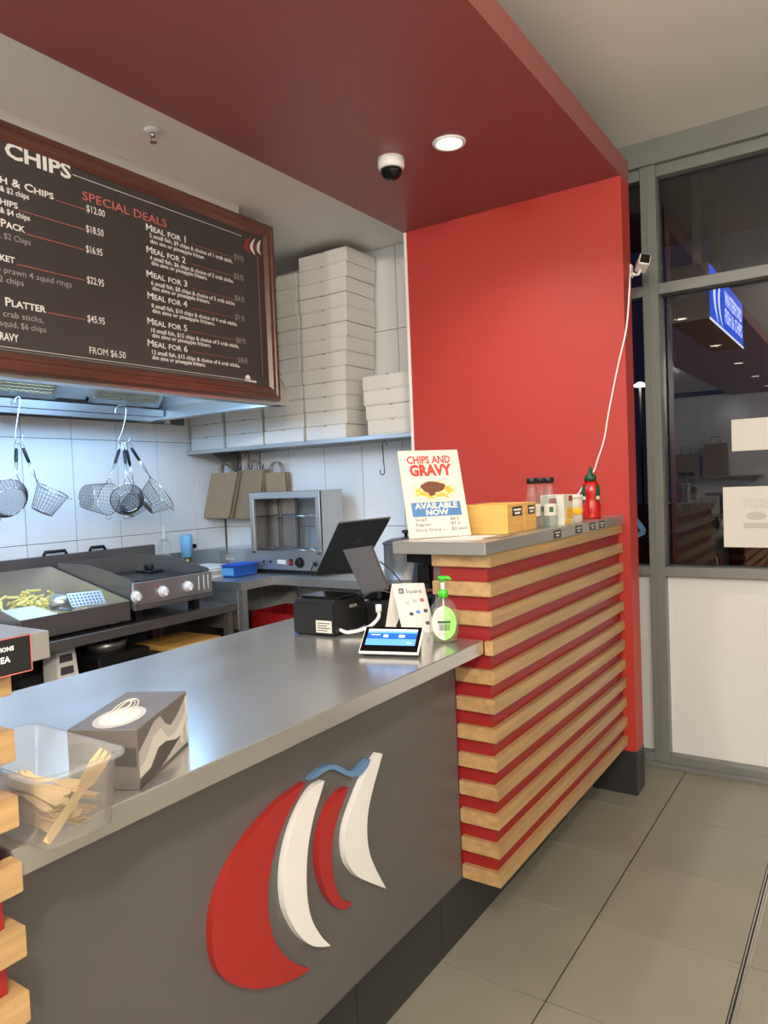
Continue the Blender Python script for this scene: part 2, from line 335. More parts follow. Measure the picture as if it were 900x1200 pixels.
em('emblem_wave', [(336, 318), (360, 295), (395, 276), (420, 278), (445, 292), (470, 288), (497, 262), (508, 260)], [(508, 260), (500, 280), (480, 303), (455, 309), (430, 300), (405, 288), (380, 295), (355, 312), (336, 318)], 'emblue', .014, 'blue wave shape')
# slatted raised counters
def slats(name, label, y0, y1, sgn, loc, ytop0, ytop1, xfront):
    t = thing(name, label, 'counter', loc)
    ys_, ye_ = (y0+.02, y1) if sgn > 0 else (y0, y1-.02)
    bx('backing', 'red2', t, -1.16, -.995, ys_, ye_, .236, 1.2765)
    for k in range(12):
        zb = 1.236-k*.0908; bm = BM(); xr = -1.18 if k < 3 else (-1.003 if k == 3 else -1.109)
        e = y0 if sgn > 0 else y1-.02
        # front board and end return meet in one L-shaped slat
        f0, f1 = (y0, y1-.004) if sgn > 0 else (y0, y1)
        pts = [(-.975, f0), (-.975, f1), (-.995, f1), (-.995, y0+.02), (xr, y0+.02), (xr, y0)] if sgn > 0 else \
              [(-.975, f0), (-.975, f1), (xr, f1), (xr, f1-.02), (-.995, f1-.02), (-.995, f0)]
        prism(bm, [(x, y, zb) for x, y in pts], (0, 0, .0435))
        bmesh.ops.bevel(bm, geom=[ed for ed in bm.edges if len(ed.link_faces) == 2 and ed.calc_face_angle(0) > .5], offset=.0016, segments=2, affect='EDGES')
        obj('slat', bm, 'oak', t)
    bx('worktop', 'steel', t, -1.295, xfront, ytop0, ytop1, 1.2785, 1.317, .0015)
    bx('rear_panel', 'panel', t, -1.185, -1.1605, ys_+.002, ye_-.002, 1.0115, 1.278)
    return t
su = slats('slatted_counter', 'raised red counter with oak slats below the condiments, by red wall', 2.02, 3.438, 1, (-1.07, 2.7, 0), 1.972, 3.438, -.965)
kb = BM(); box(kb, -1.17, -1.1495, 2.03, 3.428, 0, .236)
kk2 = None; kb.free()
sn = slats('slatted_counter', 'nearest raised slatted counter cut off at the left edge', -1.5, .531, -1, (-1.07, -.4, 0), -1.5, .578, -.957)
# small price tags on the steel edge
def tagplate(parent, y0, y1, z0, z1, x, lines=2):
    bx('price_tag', 'black', parent, x, x+.0015, y0, y1, z0, z1)
    f = BM(); t = .0012
    for a in ((y0, y1, z0, z0+t), (y0, y1, z1-t, z1), (y0, y0+t, z0, z1), (y1-t, y1, z0, z1)): box(f, x+.0015, x+.0020, *a)
    obj('tag_border', f, 'glite', parent)
    pr = BM(); h = z1-z0; wd = y1-y0
    box(pr, x+.0015, x+.0020, y0+wd*.18, y1-wd*.18, z0+h*.60, z0+h*.74); box(pr, x+.0015, x+.0020, y0+wd*.32, y1-wd*.32, z0+h*.25, z0+h*.42)
    obj('tag_print', pr, 'cwhite', parent)
for px in (653, 678, 694, 705):
    y = P(px, 627 - (px-653)*.2, 0, -.965).y; tagplate(su, y-.038, y+.038, 1.281, 1.313, -.9648)
# near label "..IONS / ..EA"
yr = P(36, 770, 0, -.957).y; yl = yr-.16
bx('price_sign', 'black', sn, -.9568, -.954, yl, yr, 1.268, 1.318)
bm = BM()
for a in ((yl, yr, 1.268, 1.2692), (yl, yr, 1.3168, 1.318), (yr-.0012, yr, 1.268, 1.318)): box(bm, -.954, -.9536, *a)
obj('sign_border', bm, 'cpink', sn)
text('IONS', (-.954, P(16.5, 768, 0, -.954).y, 1.301), (0, 1, 0), (0, 0, 1), 'cwhite', sn, h=.0055, bold=.03, align='r')
text('EA', (-.954, P(12.5, 782, 0, -.954).y, 1.286), (0, 1, 0), (0, 0, 1), 'cwhite', sn, h=.0078, bold=.03, align='r')
# ================================================================== BULKHEAD FITTINGS
def downlight(x, y, z, label, e, group=None):
    t = thing('downlight', label, 'downlight', (x, y, z), 0, group)
    bm = BM(); lathe(bm, [(.052, -.0005), (.068, -.0005), (.066, -.006), (.058, -.010), (.052, -.007)], (x, y, z), 32, caps=False); obj('trim_ring', bm, 'plastic', t)
    bm = BM(); lathe(bm, [(.0001, -.004), (.053, -.004), (.053, -.0005), (.0001, -.0005)][::-1], (x, y, z), 32); obj('diffuser', bm, 'lamp', t)
    spot((x, y, z-.012), e)
downlight(*BULK_LAMPS[0], 2.866, 'glowing round downlight in the red ceiling panel', E_BULK)
for x, y in BULK_LAMPS[1:]: downlight(x, y, 2.866, 'round downlight in the red panel behind the camera', E_BULK, 'downlights behind the camera')
for x, y in FILL_LAMPS:      # lamps added behind the camera, hung low to brighten the white ceiling
    t = thing('fill_lamp', 'added unseen opal lamp hung low to brighten the white customer ceiling', 'lamp', (x, y, 3.16), 0, 'added customer ceiling lamps')
    bm = BM(); cyl(bm, (x, y, 3.1595), (x, y, 3.135), .05); cyl(bm, (x, y, 3.135), (x, y, 2.705), .008, seg=8); obj('stem', bm, 'black', t)
    bm = BM(); lathe(bm, [(.001, 2.705), (.05, 2.702), (.10, 2.68), (.105, 2.65), (.05, 2.632), (.001, 2.63)], (x, y, 0), 28); obj('opal_shade', bm, 'lamp', t)
    omni((x, y, 2.56), E_FILL, r=.1)
q = P(458, 186, 2, 2.866)
t = thing('dome_camera', 'white dome security camera on the red ceiling panel', 'camera', q)
bm = BM(); lathe(bm, [(.056, -.0005), (.056, -.035), (.050, -.046), (.001, -.046)][::-1], q, 32); obj('housing', bm, 'plastic', t)
bm = BM(); lathe(bm, [(.001, -.088), (.018, -.086), (.034, -.077), (.044, -.062), (.047, -.0465)], q, 32); obj('dome', bm, 'domeg', t)
bm = BM(); cyl(bm, q+Vector((0, 0, -.047)), q+Vector((.01, -.008, -.072)), .02, .014); obj('lens', bm, 'blackg', t)
q = P(179, 152, 2, 2.99)
t = thing('sprinkler', 'small round fire sprinkler head on the kitchen ceiling', 'sprinkler', q)
bm = BM(); lathe(bm, [(.036, -.0005), (.036, -.006), (.02, -.012), (.001, -.012)][::-1], q, 28); obj('escutcheon', bm, 'plastic', t)
bm = BM(); cyl(bm, q+Vector((0, 0, -.012)), q+Vector((0, 0, -.03)), .010)
for s in (-1, 1): tube(bm, [q+Vector((s*.009, 0, -.028)), q+Vector((s*.012, 0, -.038)), q+Vector((s*.004, 0, -.05))], .002)
cyl(bm, q+Vector((0, 0, -.050)), q+Vector((0, 0, -.052)), .015); obj('deflector', bm, 'chrome', t)
# ================================================================== MENU BOARD
XM = -2.72
y1 = P(321, 265.5, 0, XM).y; z1 = P(321, 265.5, 0, XM).z; z0 = P(322, 469, 0, XM).z; y0 = .30
mb = thing('menu_board', 'framed chalkboard menu with white and red lettering under the ceiling', 'menu board', (XM-.03, (y0+y1)/2, z0))
FW = .075
bx('board', 'chalk', mb, XM-.045, XM-.022, y0+.04, y1-.04, z0+.04, z1-.04)
prof = [(0, -.055), (0, -.012), (.008, -.002), (.026, -.002), (.032, -.008), (.044, -.008), (.050, -.003), (.058, -.003), (.075, -.020), (.075, -.055)]   # (inward, x offset)
def rail(bm, a, b, inward, along):
    ends = []
    for e, s in ((a, 1), (b, -1)):
        ends.append([bm.verts.new(Vector((XM+d+.002, 0, 0)) + e + inward*i + along*(s*i)) for i, d in prof])
    n = len(prof)
    for i in range(n): bm.faces.new((ends[0][i], ends[0][(i+1) % n], ends[1][(i+1) % n], ends[1][i]))
    bm.faces.new(ends[0][::-1]); bm.faces.new(ends[1])
Y, Z = Vector((0, 1, 0)), Vector((0, 0, 1))
for a, b, inn, al in ((y0*Y+z1*Z, y1*Y+z1*Z, -Z, Y), (y0*Y+z0*Z, y1*Y+z0*Z, Z, Y), (y1*Y+z0*Z, y1*Y+z1*Z, -Y, Z), (y0*Y+z0*Z, y0*Y+z1*Z, Y, Z)):
    bm = BM(); rail(bm, a, b, inn, al); obj('frame_rail', bm, 'mahog', mb)
bx('mounting_strip', 'emwhite', mb, XM-.05, XM-.012, y0, P(282, 249, 0, XM).y, z1, 2.989)
XT = XM-.0218
def mt(body, pl, pr, cap, m='cwhite', vis=None, bold=0., caps=False):
    a = P(*pl, 0, XT); b = P(*pr, 0, XT); h = P(pl[0], pl[1]-cap, 0, XT).z-a.z
    if vis: text(body, (XT, b.y, (a.z+b.z)/2), Y, Z, m, mb, w=b.y-a.y, h=h, vis=vis, bold=bold, caps=caps, align='r')
    else: text(body, (XT, a.y, (a.z+b.z)/2), Y, Z, m, mb, w=b.y-a.y, h=h, bold=bold, caps=caps)
def rule(p, q, m='cpink', th=.0022):
    a = P(*p, 0, XT); b = P(*q, 0, XT); z = (a.z+b.z)/2; bx('rule_line', m, mb, XT, XT+.0008, a.y, b.y, z-th/2, z+th/2)
mt('FISH & CHIPS', (5.8, 183), (83.5, 209.7), 17, vis='CHIPS', bold=.03)
rule((85, 204), (283, 277), 'cwhite')
mt('Fish & Chips', (0, 214), (63, 233.5), 9, vis='h & Chips', bold=.02, caps=True)
mt('& $2 chips', (0, 224.5), (34, 233), 6.5, vis='& $2 chips', bold=.02)
rule((65, 234), (100, 246)); mt('$12.00', (101.4, 249.5), (123, 253), 8, bold=.01)
mt('Chips', (0, 239), (21, 245), 8.5, vis='hips', bold=.02, caps=True); mt('& $4 chips', (0, 249.8), (35, 258), 6.5, bold=.02)
rule((22, 246), (100, 269.6)); mt('$18.50', (101, 273), (121.5, 276), 8, bold=.01)
mt('Pack', (1, 265), (29.6, 273), 9, bold=.02, caps=True); mt(', $2 Chips', (0, 279), (36, 287), 7, 'cgrey')
rule((31, 274), (99, 293)); mt('$16.95', (101, 296.5), (120, 299), 8, bold=.01)
mt('Basket', (0, 305), (17.5, 308.5), 8.5, vis='ket', bold=.02, caps=True)
mt('4 prawn 4 squid rings', (5, 320.4), (84, 336), 7, 'cgrey', vis='prawn 4 squid rings'); mt('2 chips', (-1, 330), (28, 335), 7, 'cgrey')
rule((19, 309), (100, 329)); mt('$22.95', (102, 332.5), (122, 335), 8, bold=.01)
mt('Platter', (6.3, 358), (54, 366.4), 9.5, bold=.02, caps=True)
mt('crab sticks,', (3.5, 371), (51, 378), 7, 'cgrey'); mt('squid, $6 chips', (0, 381.5), (54, 389.7), 7, 'cgrey')
rule((56, 366.5), (100, 374.5)); mt('$45.95', (102.6, 377.5), (123, 380), 8, bold=.01)
mt('GRAVY', (0, 398), (22, 401), 9, vis='RAVY', bold=.015); mt('FROM $6.50', (105, 414), (147.4, 420.5), 8)
mt('SPECIAL DEALS', (96.7, 234.5), (195.3, 266), 10, 'cpink')
meals = [((171, 269.3), (217.6, 284.4)), ((171.7, 296.5), (217.6, 307.8)), ((171.7, 324.5), (219.5, 335.8)), ((172.8, 349.4), (219.5, 360.3)), ((172.8, 379.2), (219.5, 388.7)), ((173, 404.7), (220, 413.2))]
for i, (a, b) in enumerate(meals): mt('Meal for %d' % (i+1), a, b, 7.5, caps=True, bold=.015)
d1 = [('2 small fish, $9 chips & choice of 1 crab stick,', (175, 277), (272.4, 309)), ('4 small fish, $6 chips & choice of 2 crab sticks,', (175.5, 303.7), (273.7, 332)), ('6 small fish, $8 chips & choice of 3 crab sticks', (177, 333), (275, 358.5)),
      ('8 small fish, $10 chips & choice of 4 crab sticks,', (177.4, 358.5), (278, 383.4)), ('10 small fish, $12 chips & choice of 5 crab sticks,', (177, 387.7), (280, 409)), ('12 small fish, $15 chips & choice of 6 crab sticks,', (178, 413.2), (281, 432))]
d2 = [((176, 284), (240, 304.6)), ((177.4, 309.3), (243, 329)), ((178.3, 338.6), (246, 357)), ((178.3, 364.5), (251.6, 383)), ((178.3, 394), (247.3, 408)), ((178.3, 419.8), (241, 430.8))]
for (s, a, b), (c, d) in zip(d1, d2):
    mt(s, a, b, 4.8, bold=.02); mt('dim sim or pineapple fritter.' if s[0:2] == '2 ' else 'dim sims or pineapple fritters.', c, d, 4.6, bold=.02)
pr = [('$19.95', 274.5, 304.5), ('$36.95', 274.3, 327), ('$54.95', 275.2, 352.5), ('$71.95', 275.6, 375), ('$89.95', 277, 401.8), ('$106.95', 279, 424.5)]
for s, x, y in pr: mt(s, (x, y), (x+11, y+1.8), 6.5, 'cgrey'); rule((224, y-18.5 if y < 350 else y-13.5), (x-1, y-3), th=.0012)
rule((0, 404), (300, 448), 'cwhite', .002); rule((0, 407.5), (300, 450), 'cgrey', .0015)
a = P(301.5, 300, 0, XT); b = P(302, 440, 0, XT); bx('rule_line', 'cpink', mb, XT, XT+.0008, a.y-.001, a.y+.001, b.z, a.z)
for k, (m, pts) in enumerate([('emred', [(296, 276.5), (289, 281), (286, 287), (288, 293), (294, 297), (291.5, 292), (291, 286), (293, 280)]), ('emwhite', [(299, 279.5), (294.5, 284), (293, 290), (296, 296), (299, 298.5), (296.5, 292), (296.7, 285)]),
        ('emred', [(301.5, 283), (298.5, 287), (298, 291), (300, 296), (302.5, 297.5), (300.8, 292)]), ('emwhite', [(305, 281.5), (301.5, 286), (300.8, 292), (303, 296.5), (305.5, 298.5), (303.8, 292)])]):
    bm = BM(); prism(bm, smooth_closed([P(x, y, 0, XT) for x, y in pts], 3), (.0008, 0, 0)); obj('small_sail_mark', bm, m, mb)
bm = BM(); prism(bm, [P(x, y, 0, XT) for x, y in ((288, 440), (291, 439), (293, 442), (293.5, 445), (287.5, 443.5))], (.0008, 0, 0)); prism(bm, [P(x, y, 0, XT) for x, y in ((287, 444.5), (300.5, 447), (300.5, 448.5), (287, 446))], (.0008, 0, 0)); obj('maker_mark', bm, 'cwhite', mb)
# ================================================================== RANGE HOOD
XF, YH, ZH = -2.755, P(343, 473, 0, -2.72).y, 1.985
hd = thing('range_hood', 'stainless range hood with mesh filters over the fryers', 'range hood', (-3.4, 1.7, ZH))
HT = 2.988
INS, ZL, ZU = .22, ZH+.075, 2.64
bx('front_band', 'steel', hd, XF-.012, XF, .1, YH, ZH, ZL); bx('end_band', 'steel', hd, -4.0, XF-.012, YH-.012, YH, ZH, ZL); bx('end_band', 'steel', hd, -4.0, XF-.012, .1, .112, ZH, ZL)
for nm, pts, off in (('front_slope', [(XF, .1, ZL), (XF, YH, ZL), (XF-INS, YH-INS, ZU), (XF-INS, .1+INS, ZU)], (-.012, 0, 0)),
        ('end_slope', [(XF, YH, ZL), (-4.0, YH, ZL), (-4.0, YH-INS, ZU), (XF-INS, YH-INS, ZU)], (0, -.012, 0)), ('end_slope', [(XF, .1, ZL), (-4.0, .1, ZL), (-4.0, .1+INS, ZU), (XF-INS, .1+INS, ZU)], (0, .012, 0))):
    bm = BM(); prism(bm, pts, off); obj(nm, bm, 'hoodin', hd)
bx('duct_box', 'steel', hd, -4.0, XF-INS, .1+INS, YH-INS, ZU, 2.988)
bx('end_lip', 'steel', hd, -3.95, XF-.001, YH-.09, YH-.021, ZH-.014, ZH+.002, .001)
bx('front_lip', 'steel', hd, XF-.07, XF+.004, .1, YH, ZH-.014, ZH-.0005, .001)
bx('gutter', 'dsteel', hd, -4.0, -3.80, .1, YH-.02, ZH+.03, ZH+.045)
bx('gutter_lip', 'dsteel', hd, -3.80, -3.79, .1, YH-.02, ZH+.01, ZH+.055, .001)
# slanted filter bank
d = Vector((.42, 0, .52)).normalized(); n = Vector((d.z, 0, -d.x))
fo = Vector((-3.80, 0, 2.055))
bm = BM(); prism(bm, [fo-n*.02+Vector((0, .12, 0)), fo-n*.02+Vector((0, YH-.03, 0)), fo-n*.02+d*.9+Vector((0, YH-.03, 0)), fo-n*.02+d*.9+Vector((0, .12, 0))], -n*.01); obj('filter_bed', bm, 'hoodin', hd)
fe = P(66, 468, 0, -3.79).y; fs = P(103, 470, 0, -3.79).y; fe2 = P(186, 477, 0, -3.79).y; fw = fe2-fs
for ya in (fs, fe-fw, fe-fw-(fs-fe)-fw):
    def R3(a, b, c): return fo+d*a+Y*b+n*c
    bm = BM(); wd = fw
    for (a0, a1, b0, b1) in ((0, .03, 0, wd), (.47, .5, 0, wd), (0, .5, 0, .022), (0, .5, wd-.022, wd)):
        prism(bm, [R3(a0, ya+b0, -.018), R3(a1, ya+b0, -.018), R3(a1, ya+b1, -.018), R3(a0, ya+b1, -.018)], n*.024)
    ff = obj('mesh_filter', bm, 'steel', hd)
    bm = BM()
    for k in range(22):
        a = .035+k*.0195; pts = [R3(a+(.004 if i % 2 else -.004), ya+.02+(wd-.04)*i/24, -.004) for i in range(25)]
        tube(bm, pts, .0042, 4)
    obj('mesh', bm, 'brass', ff)
bm = BM(); tube(bm, spline([(-3.55, YH-.03, 2.5), (-3.5, YH-.10, 2.3), (-3.40, YH-.16, 2.16), (-3.25, YH-.14, 2.1), (-3.1, YH-.03, 2.1)]), .012, 8); obj('conduit', bm, 'plastic', hd)
bm = BM(); cyl(bm, (-3.82, YH+.03, ZH-.03), (-3.82, YH+.03, ZH), .022, .014); obj('drain_cup', bm, 'chrome', hd)
bx('wall_flashing', 'dsteel', hd, XB+.001, XB+.03, .1, 3.52, 1.977, 2.035)
bx('hook_rail', 'dsteel', hd, -3.83, -3.80, .1, YH-.02, ZH-.02, ZH+.008)
for yy in (1.1, 2.35):
    bm = BM(); cyl(bm, (-3.0, yy-.5, 2.14), (-3.0, yy+.5, 2.14), .016); tl = obj('tube_lamp', bm, 'tubel', hd)
    for k in (-.28, .28): omni((-3.12, yy+k, 2.20), E_HOOD/2, COOL, .19)
for yy in (-.3, -3.0):  # battens added out of view to brighten the kitchen ceiling
    t = thing('fill_batten', 'unseen batten added behind the camera to brighten the kitchen ceiling', 'light', (-2.6, yy, 2.93), 0, 'added kitchen ceiling battens')
    bx('body', 'plastic', t, -2.66, -2.54, yy-.6, yy+.6, 2.95, 2.989); bx('tube', 'tubel', t, -2.64, -2.56, yy-.58, yy+.58, 2.925, 2.95, .01)
    omni((-2.6, yy, 2.80), E_KITCH, (.95, .97, 1), .12)
# ================================================================== COOK LINE
cb = thing('cooking_bench', 'low dark steel bench carrying griddle and chip tray along tiled wall', 'bench', (-3.6, 2.0, 0))
bx('shelf_top', 'dsteel', cb, -4.0, -3.2, .2, 3.13, .80, .831)
bx('front_lip', 'dsteel', cb, -3.215, -3.195, .2, 3.13, .783, .832, .002)
bx('upstand', 'dsteel', cb, -4.04, -4.0, .2, 3.2, .80, 1.166, .002)
for yy in (.4, 1.7, 3.07): bx('leg', 'dsteel', cb, -3.25, -3.21, yy, yy+.04, 0, .80)
for yy in (.4, 1.7, 3.07): bx('leg', 'dsteel', cb, -3.95, -3.91, yy, yy+.04, 0, .80)
bx('undershelf', 'dsteel', cb, -3.95, -3.25, .3, 3.1, .25, .27)
for (px0, px1, py) in ((51, 78, 649), (105, 123, 641)):
    a = P(px0, py, 0, -4.02); b = P(px1, py, 0, -4.02)
    bm = BM(); zz = 1.166; tube(bm, [(-4.02, a.y, zz), (-4.02, a.y+.01, zz+.022), (-4.02, b.y-.01, zz+.022), (-4.02, b.y, zz)], .010, 8)
    tag(obj('lid_handle', bm, 'black'), 'long black handle on the steel upstand' if px0 == 51 else 'short black handle on the steel upstand nearer the griddle', 'handle')
# chip scuttle
ct = thing('chip_tray', 'deep steel tray holding raw chips on the cooking bench', 'tray', (-3.55, 2.1, .831))
ya, yb = 1.80, 2.385
def plate_(name, pts, off, m='steel'):
    bm = BM(); prism(bm, pts, off); return obj(name, bm, m, ct)
plate_('front_wall', [(-3.2, ya, .86), (-3.2, yb, .86), (-3.2, yb, .956), (-3.2, ya, .956)], (-.004, 0, 0), 'dsteel')
plate_('back_wall', [(-3.9, ya, .86), (-3.9, yb, .86), (-3.9, yb, 1.115), (-3.9, ya, 1.115)], (-.004, 0, 0))
plate_('side_wall', [(-3.2, yb, .86), (-3.2, yb, .956), (-3.9, yb, 1.115), (-3.9, yb, .86)], (0, -.004, 0))
plate_('side_wall', [(-3.2, ya, .86), (-3.2, ya, .956), (-3.9, ya, 1.115), (-3.9, ya, .86)], (0, -.004, 0))
plate_('tray_floor', [(-3.2, ya, .862), (-3.9, ya, .90), (-3.9, yb, .90), (-3.2, yb, .862)], (0, 0, -.004))
bx('foot_rail', 'iron', ct, -3.85, -3.25, ya+.05, ya+.09, .832, .858); bx('foot_rail', 'iron', ct, -3.85, -3.25, yb-.09, yb-.05, .832, .858)
f2 = thing('fryer_tank', 'steel fryer tank left of the chip tray, mostly hidden', 'fryer', (-3.55, 1.4, .831))
for nm, a in (('front_wall', (-3.2, -3.196, 1.0, 1.78, .832, .945)), ('back_wall', (-3.9, -3.896, 1.0, 1.78, .832, 1.11)), ('side_wall', (-3.9, -3.2, 1.776, 1.78, .832, .945)), ('side_wall', (-3.9, -3.2, 1.0, 1.004, .832, .945)), ('tank_floor', (-3.9, -3.2, 1.0, 1.78, .86, .865))): bx(nm, 'dsteel', f2, *a)
# chips
cm = []
for k in range(3):
    b = BM(); L = .05+.012*k; box(b, -L/2, L/2, -.006, .006, -.006, .006, .0015); me = bpy.data.meshes.new('potato_chip'); b.to_mesh(me); b.free(); me.materials.append(M['chip']); cm.append(me)
for k in range(110):
    y = random.uniform(1.88, 2.30); x = random.uniform(-3.81, -3.56 if y < 2.2 else -3.45)
    o = bpy.data.objects.new('potato_chip', cm[k % 3]); C.objects.link(o)
    zb = .862+(-3.2-x)/.7*.038; mound = .115*max(.15, 1-((x+3.72)/.30)**2)
    o.location = (x, y, zb+.008+random.random()*mound); o.rotation_euler = (random.uniform(-.4, .4), random.uniform(-.5, .5), random.uniform(0, 6.28))
    tag(o, 'pale raw potato chip lying in the steel chip tray', 'chip', 'raw chips in the tray')
bm = BM(); prism(bm, [(-3.24, 1.82, .935), (-3.24, 2.03, .935), (-3.52, 2.05, .962), (-3.54, 1.84, .960)], (0, 0, .004)); tag(obj('paper_sheet', bm, 'paper'), 'white paper sheet lying on the chips in the tray', 'paper')
sc = thing('chip_scoop', 'steel cup chip scoop lying in the chip tray', 'scoop', (-3.36, 2.16, .875))
bm = BM(); m_ = Matrix.Translation(P(72, 706, 0, -3.42)) @ Matrix.Rotation(math.radians(-20), 4, 'Z') @ Matrix.Rotation(math.radians(82), 4, 'X')
lathe(bm, [(.001, .05), (.040, .05), (.046, -.05), (.043, -.05), (.037, .046), (.001, .046)], (0, 0, 0), 24, mtx=m_); obj('cup', bm, 'steel', sc)
sg = thing('perforated_scoop', 'bright perforated steel scoop leaning on the tray side', 'scoop', (-3.3, 2.3, .9))
g_ = P(84, 712, 0, -3.30); g2_ = P(124, 707, 0, -3.28); gu = (g2_-g_); gv = Vector((-.05, .005, .062))
bm = BM(); prism(bm, [g_, g_+gu, g_+gu+gv, g_+gv], (.003, 0, .003)); pl = obj('blade', bm, 'steel', sg)
bm = BM()
for i in range(9):
    for j in range(4):
        c = g_+gu*((i+.6)/9.6)+gv*((j+.6)/4.4); cyl(bm, c+Vector((.0026, 0, .0026)), c+Vector((.0042, 0, .0042)), .0045, seg=6, smooth=False)
obj('perforation', bm, 'iron', pl)
bm = BM(); tube(bm, [g_+gu, g_+gu+Vector((-.02, .02, -.03)), g_+gu+Vector((-.05, .03, -.045))], .004, 6); obj('scoop_handle', bm, 'steel', sg)
# griddle
gr = thing('griddle', 'steel countertop griddle with three knobs and side guards', 'griddle', (-3.5, 2.66, .831))
g0, g1 = 2.40, 2.94
bx('body', 'dsteel', gr, -3.85, -3.2, g0, g1, .905, 1.02, .003)
bx('front_fascia', 'steel', gr, -3.205, -3.188, g0, g1, .925, 1.045, .002)
bx('base_rail', 'dsteel', gr, -3.21, -3.182, g0, g1, .900, .922, .002)
bx('hot_plate', 'iron', gr, -3.82, -3.23, g0+.02, g1-.02, 1.02, 1.034)
for s, yy in ((0, g0), (1, g1-.006)):
    bm = BM(); prism(bm, smooth_closed([(-3.21, yy, 1.02), (-3.21, yy, 1.062), (-3.30, yy, 1.08), (-3.45, yy, 1.11), (-3.60, yy, 1.13), (-3.85, yy, 1.13), (-3.85, yy, 1.02)], 1), (0, .006, 0)); obj('side_guard', bm, 'dsteel', gr)
bx('back_guard', 'dsteel', gr, -3.856, -3.85, g0, g1, 1.0, 1.13)
bx('grease_tray', 'iron', gr, -3.24, -3.205, g0+.05, g1-.05, 1.036, 1.050)
for px, py in ((159, 699), (191, 693), (220, 687)):
    c = P(px, py, 0, -3.188); c = Vector((-3.188, c.y, c.z)); kn = None
    bm = BM(); cyl(bm, c, c+Vector((.006, 0, 0)), .030); cyl(bm, c+Vector((.006, 0, 0)), c+Vector((.026, 0, 0)), .024, .020); box(bm, c.x+.024, c.x+.034, c.y-.004, c.y+.004, c.z-.02, c.z+.02); obj('knob', bm, 'plastic', gr)
    bm = BM(); cyl(bm, c+Vector((0, -.035, .032)), c+Vector((.004, -.035, .032)), .005, seg=10); obj('indicator_lamp', bm, 'crate', gr)
for px in (233, 239, 244):
    c = P(px, 684, 0, -3.188); bx('rivet_strip', 'plastic', gr, -3.188, -3.186, c.y-.002, c.y+.002, .95, 1.03)
for yy in (g0+.05, g1-.09): bx('foot', 'black', gr, -3.3, -3.25, yy, yy+.04, .8315, .905)
for yy in (g0+.05, g1-.09): bx('foot', 'black', gr, -3.8, -3.75, yy, yy+.04, .8315, .905)
bm = BM(); box(bm, -3.70, -3.56, 2.80, 2.90, 1.036, 1.05, .004); box(bm, -3.66, -3.60, 2.83, 2.87, 1.05, 1.085, .008); tag(obj('griddle_press', bm, 'iron'), 'small black grill press on the hot plate', 'press')
# ------------------------------------------------------------------ L bench with warmer
lb = thing('steel_bench', 'stainless L shaped bench holding the food warmer', 'bench', (-3.2, 3.55, 0))
bm = BM(); prism(bm, [(-4.04, 3.15, .90), (-3.17, 3.15, .90), (-3.17, 3.43, .90), (-2.12, 3.43, .90), (-2.12, 3.895, .90), (-4.04, 3.895, .90)], (0, 0, .05)); obj('worktop', bm, 'steel', lb)
bx('upstand', 'steel', lb, -4.045, -4.015, 3.15, 3.86, .95, 1.09, .002)
for x, y in ((-3.21, 3.16), (-4.0, 3.16), (-2.2, 3.46), (-2.2, 3.84), (-4.0, 3.84)): bx('leg', 'steel', lb, x, x+.04, y, y+.04, 0, .90)
bx('side_panel', 'steel', lb, -4.0, -3.21, 3.155, 3.165, .66, .90)
bm = BM(); cyl(bm, (-3.02, 3.5, .02), (-3.02, 3.5, .90), .008); obj('hanging_rod', bm, 'chrome', lb)
t = thing('red_crate', 'red plastic crate under the steel bench', 'crate', (-3.2, 3.62, 0)); 
for a in ((-3.45, -2.99, 3.5, 3.51, .0, .70), (-3.45, -2.99, 3.85, 3.86, 0, .70), (-3.45, -3.44, 3.5, 3.86, 0, .70), (-3.0, -2.99, 3.5, 3.86, 0, .70)): bx('side', 'crate', t, *a)
for z in (.25, .5): bx('rib', 'crate', t, -3.46, -2.98, 3.49, 3.50, z, z+.02)
bx('crate_base', 'crate', t, -3.44, -3.0, 3.51, 3.85, .0, .02)
c0 = P(318, 726, 1, 3.5); c1 = P(345, 700, 1, 3.5)
def rtub(t, x0, x1, y0_, y1_, z0_, z1_, m, taper=.03, wall=.006, nm='tub_body', corner=.03, rim=.008, n=4):
    def ring(i, z, shrink):
        out = []
        X0, X1, Y0, Y1 = x0+shrink, x1-shrink, y0_+shrink, y1_-shrink; c = max(.004, corner-shrink*.3)
        for cx, cy, a0 in ((X1-c, Y1-c, 0), (X0+c, Y1-c, 90), (X0+c, Y0+c, 180), (X1-c, Y0+c, 270)):
            for k in range(n+1):
                a = math.radians(a0+90*k/n); out.append((cx+c*math.cos(a), cy+c*math.sin(a), z))
        return out
    rs = [ring(0, z0_, taper+.012), ring(0, z0_+.006, taper), ring(0, z1_-rim, .004), ring(0, z1_-rim, -rim), ring(0, z1_, -rim), ring(0, z1_, wall), ring(0, z0_+.006+wall, taper+wall)]
    bm = BM(); vs = [[bm.verts.new(p) for p in r] for r in rs]; N = len(vs[0])
    for A, B in zip(vs, vs[1:]):
        for k in range(N): bm.faces.new((A[k], A[(k+1) % N], B[(k+1) % N], B[k])).smooth = True
    bm.faces.new(vs[0][::-1]); bm.faces.new(vs[-1]); return obj(nm, bm, m, t)
t = thing('storage_tub', 'frosted white plastic tub under the steel bench', 'tub', (-2.8, 3.62, 0)); rtub(t, -2.98, -2.62, 3.46, 3.80, .62, .80, 'tubw', .03); bx('tub_stand', 'dsteel', t, -2.96, -2.64, 3.47, 3.79, 0, .618)
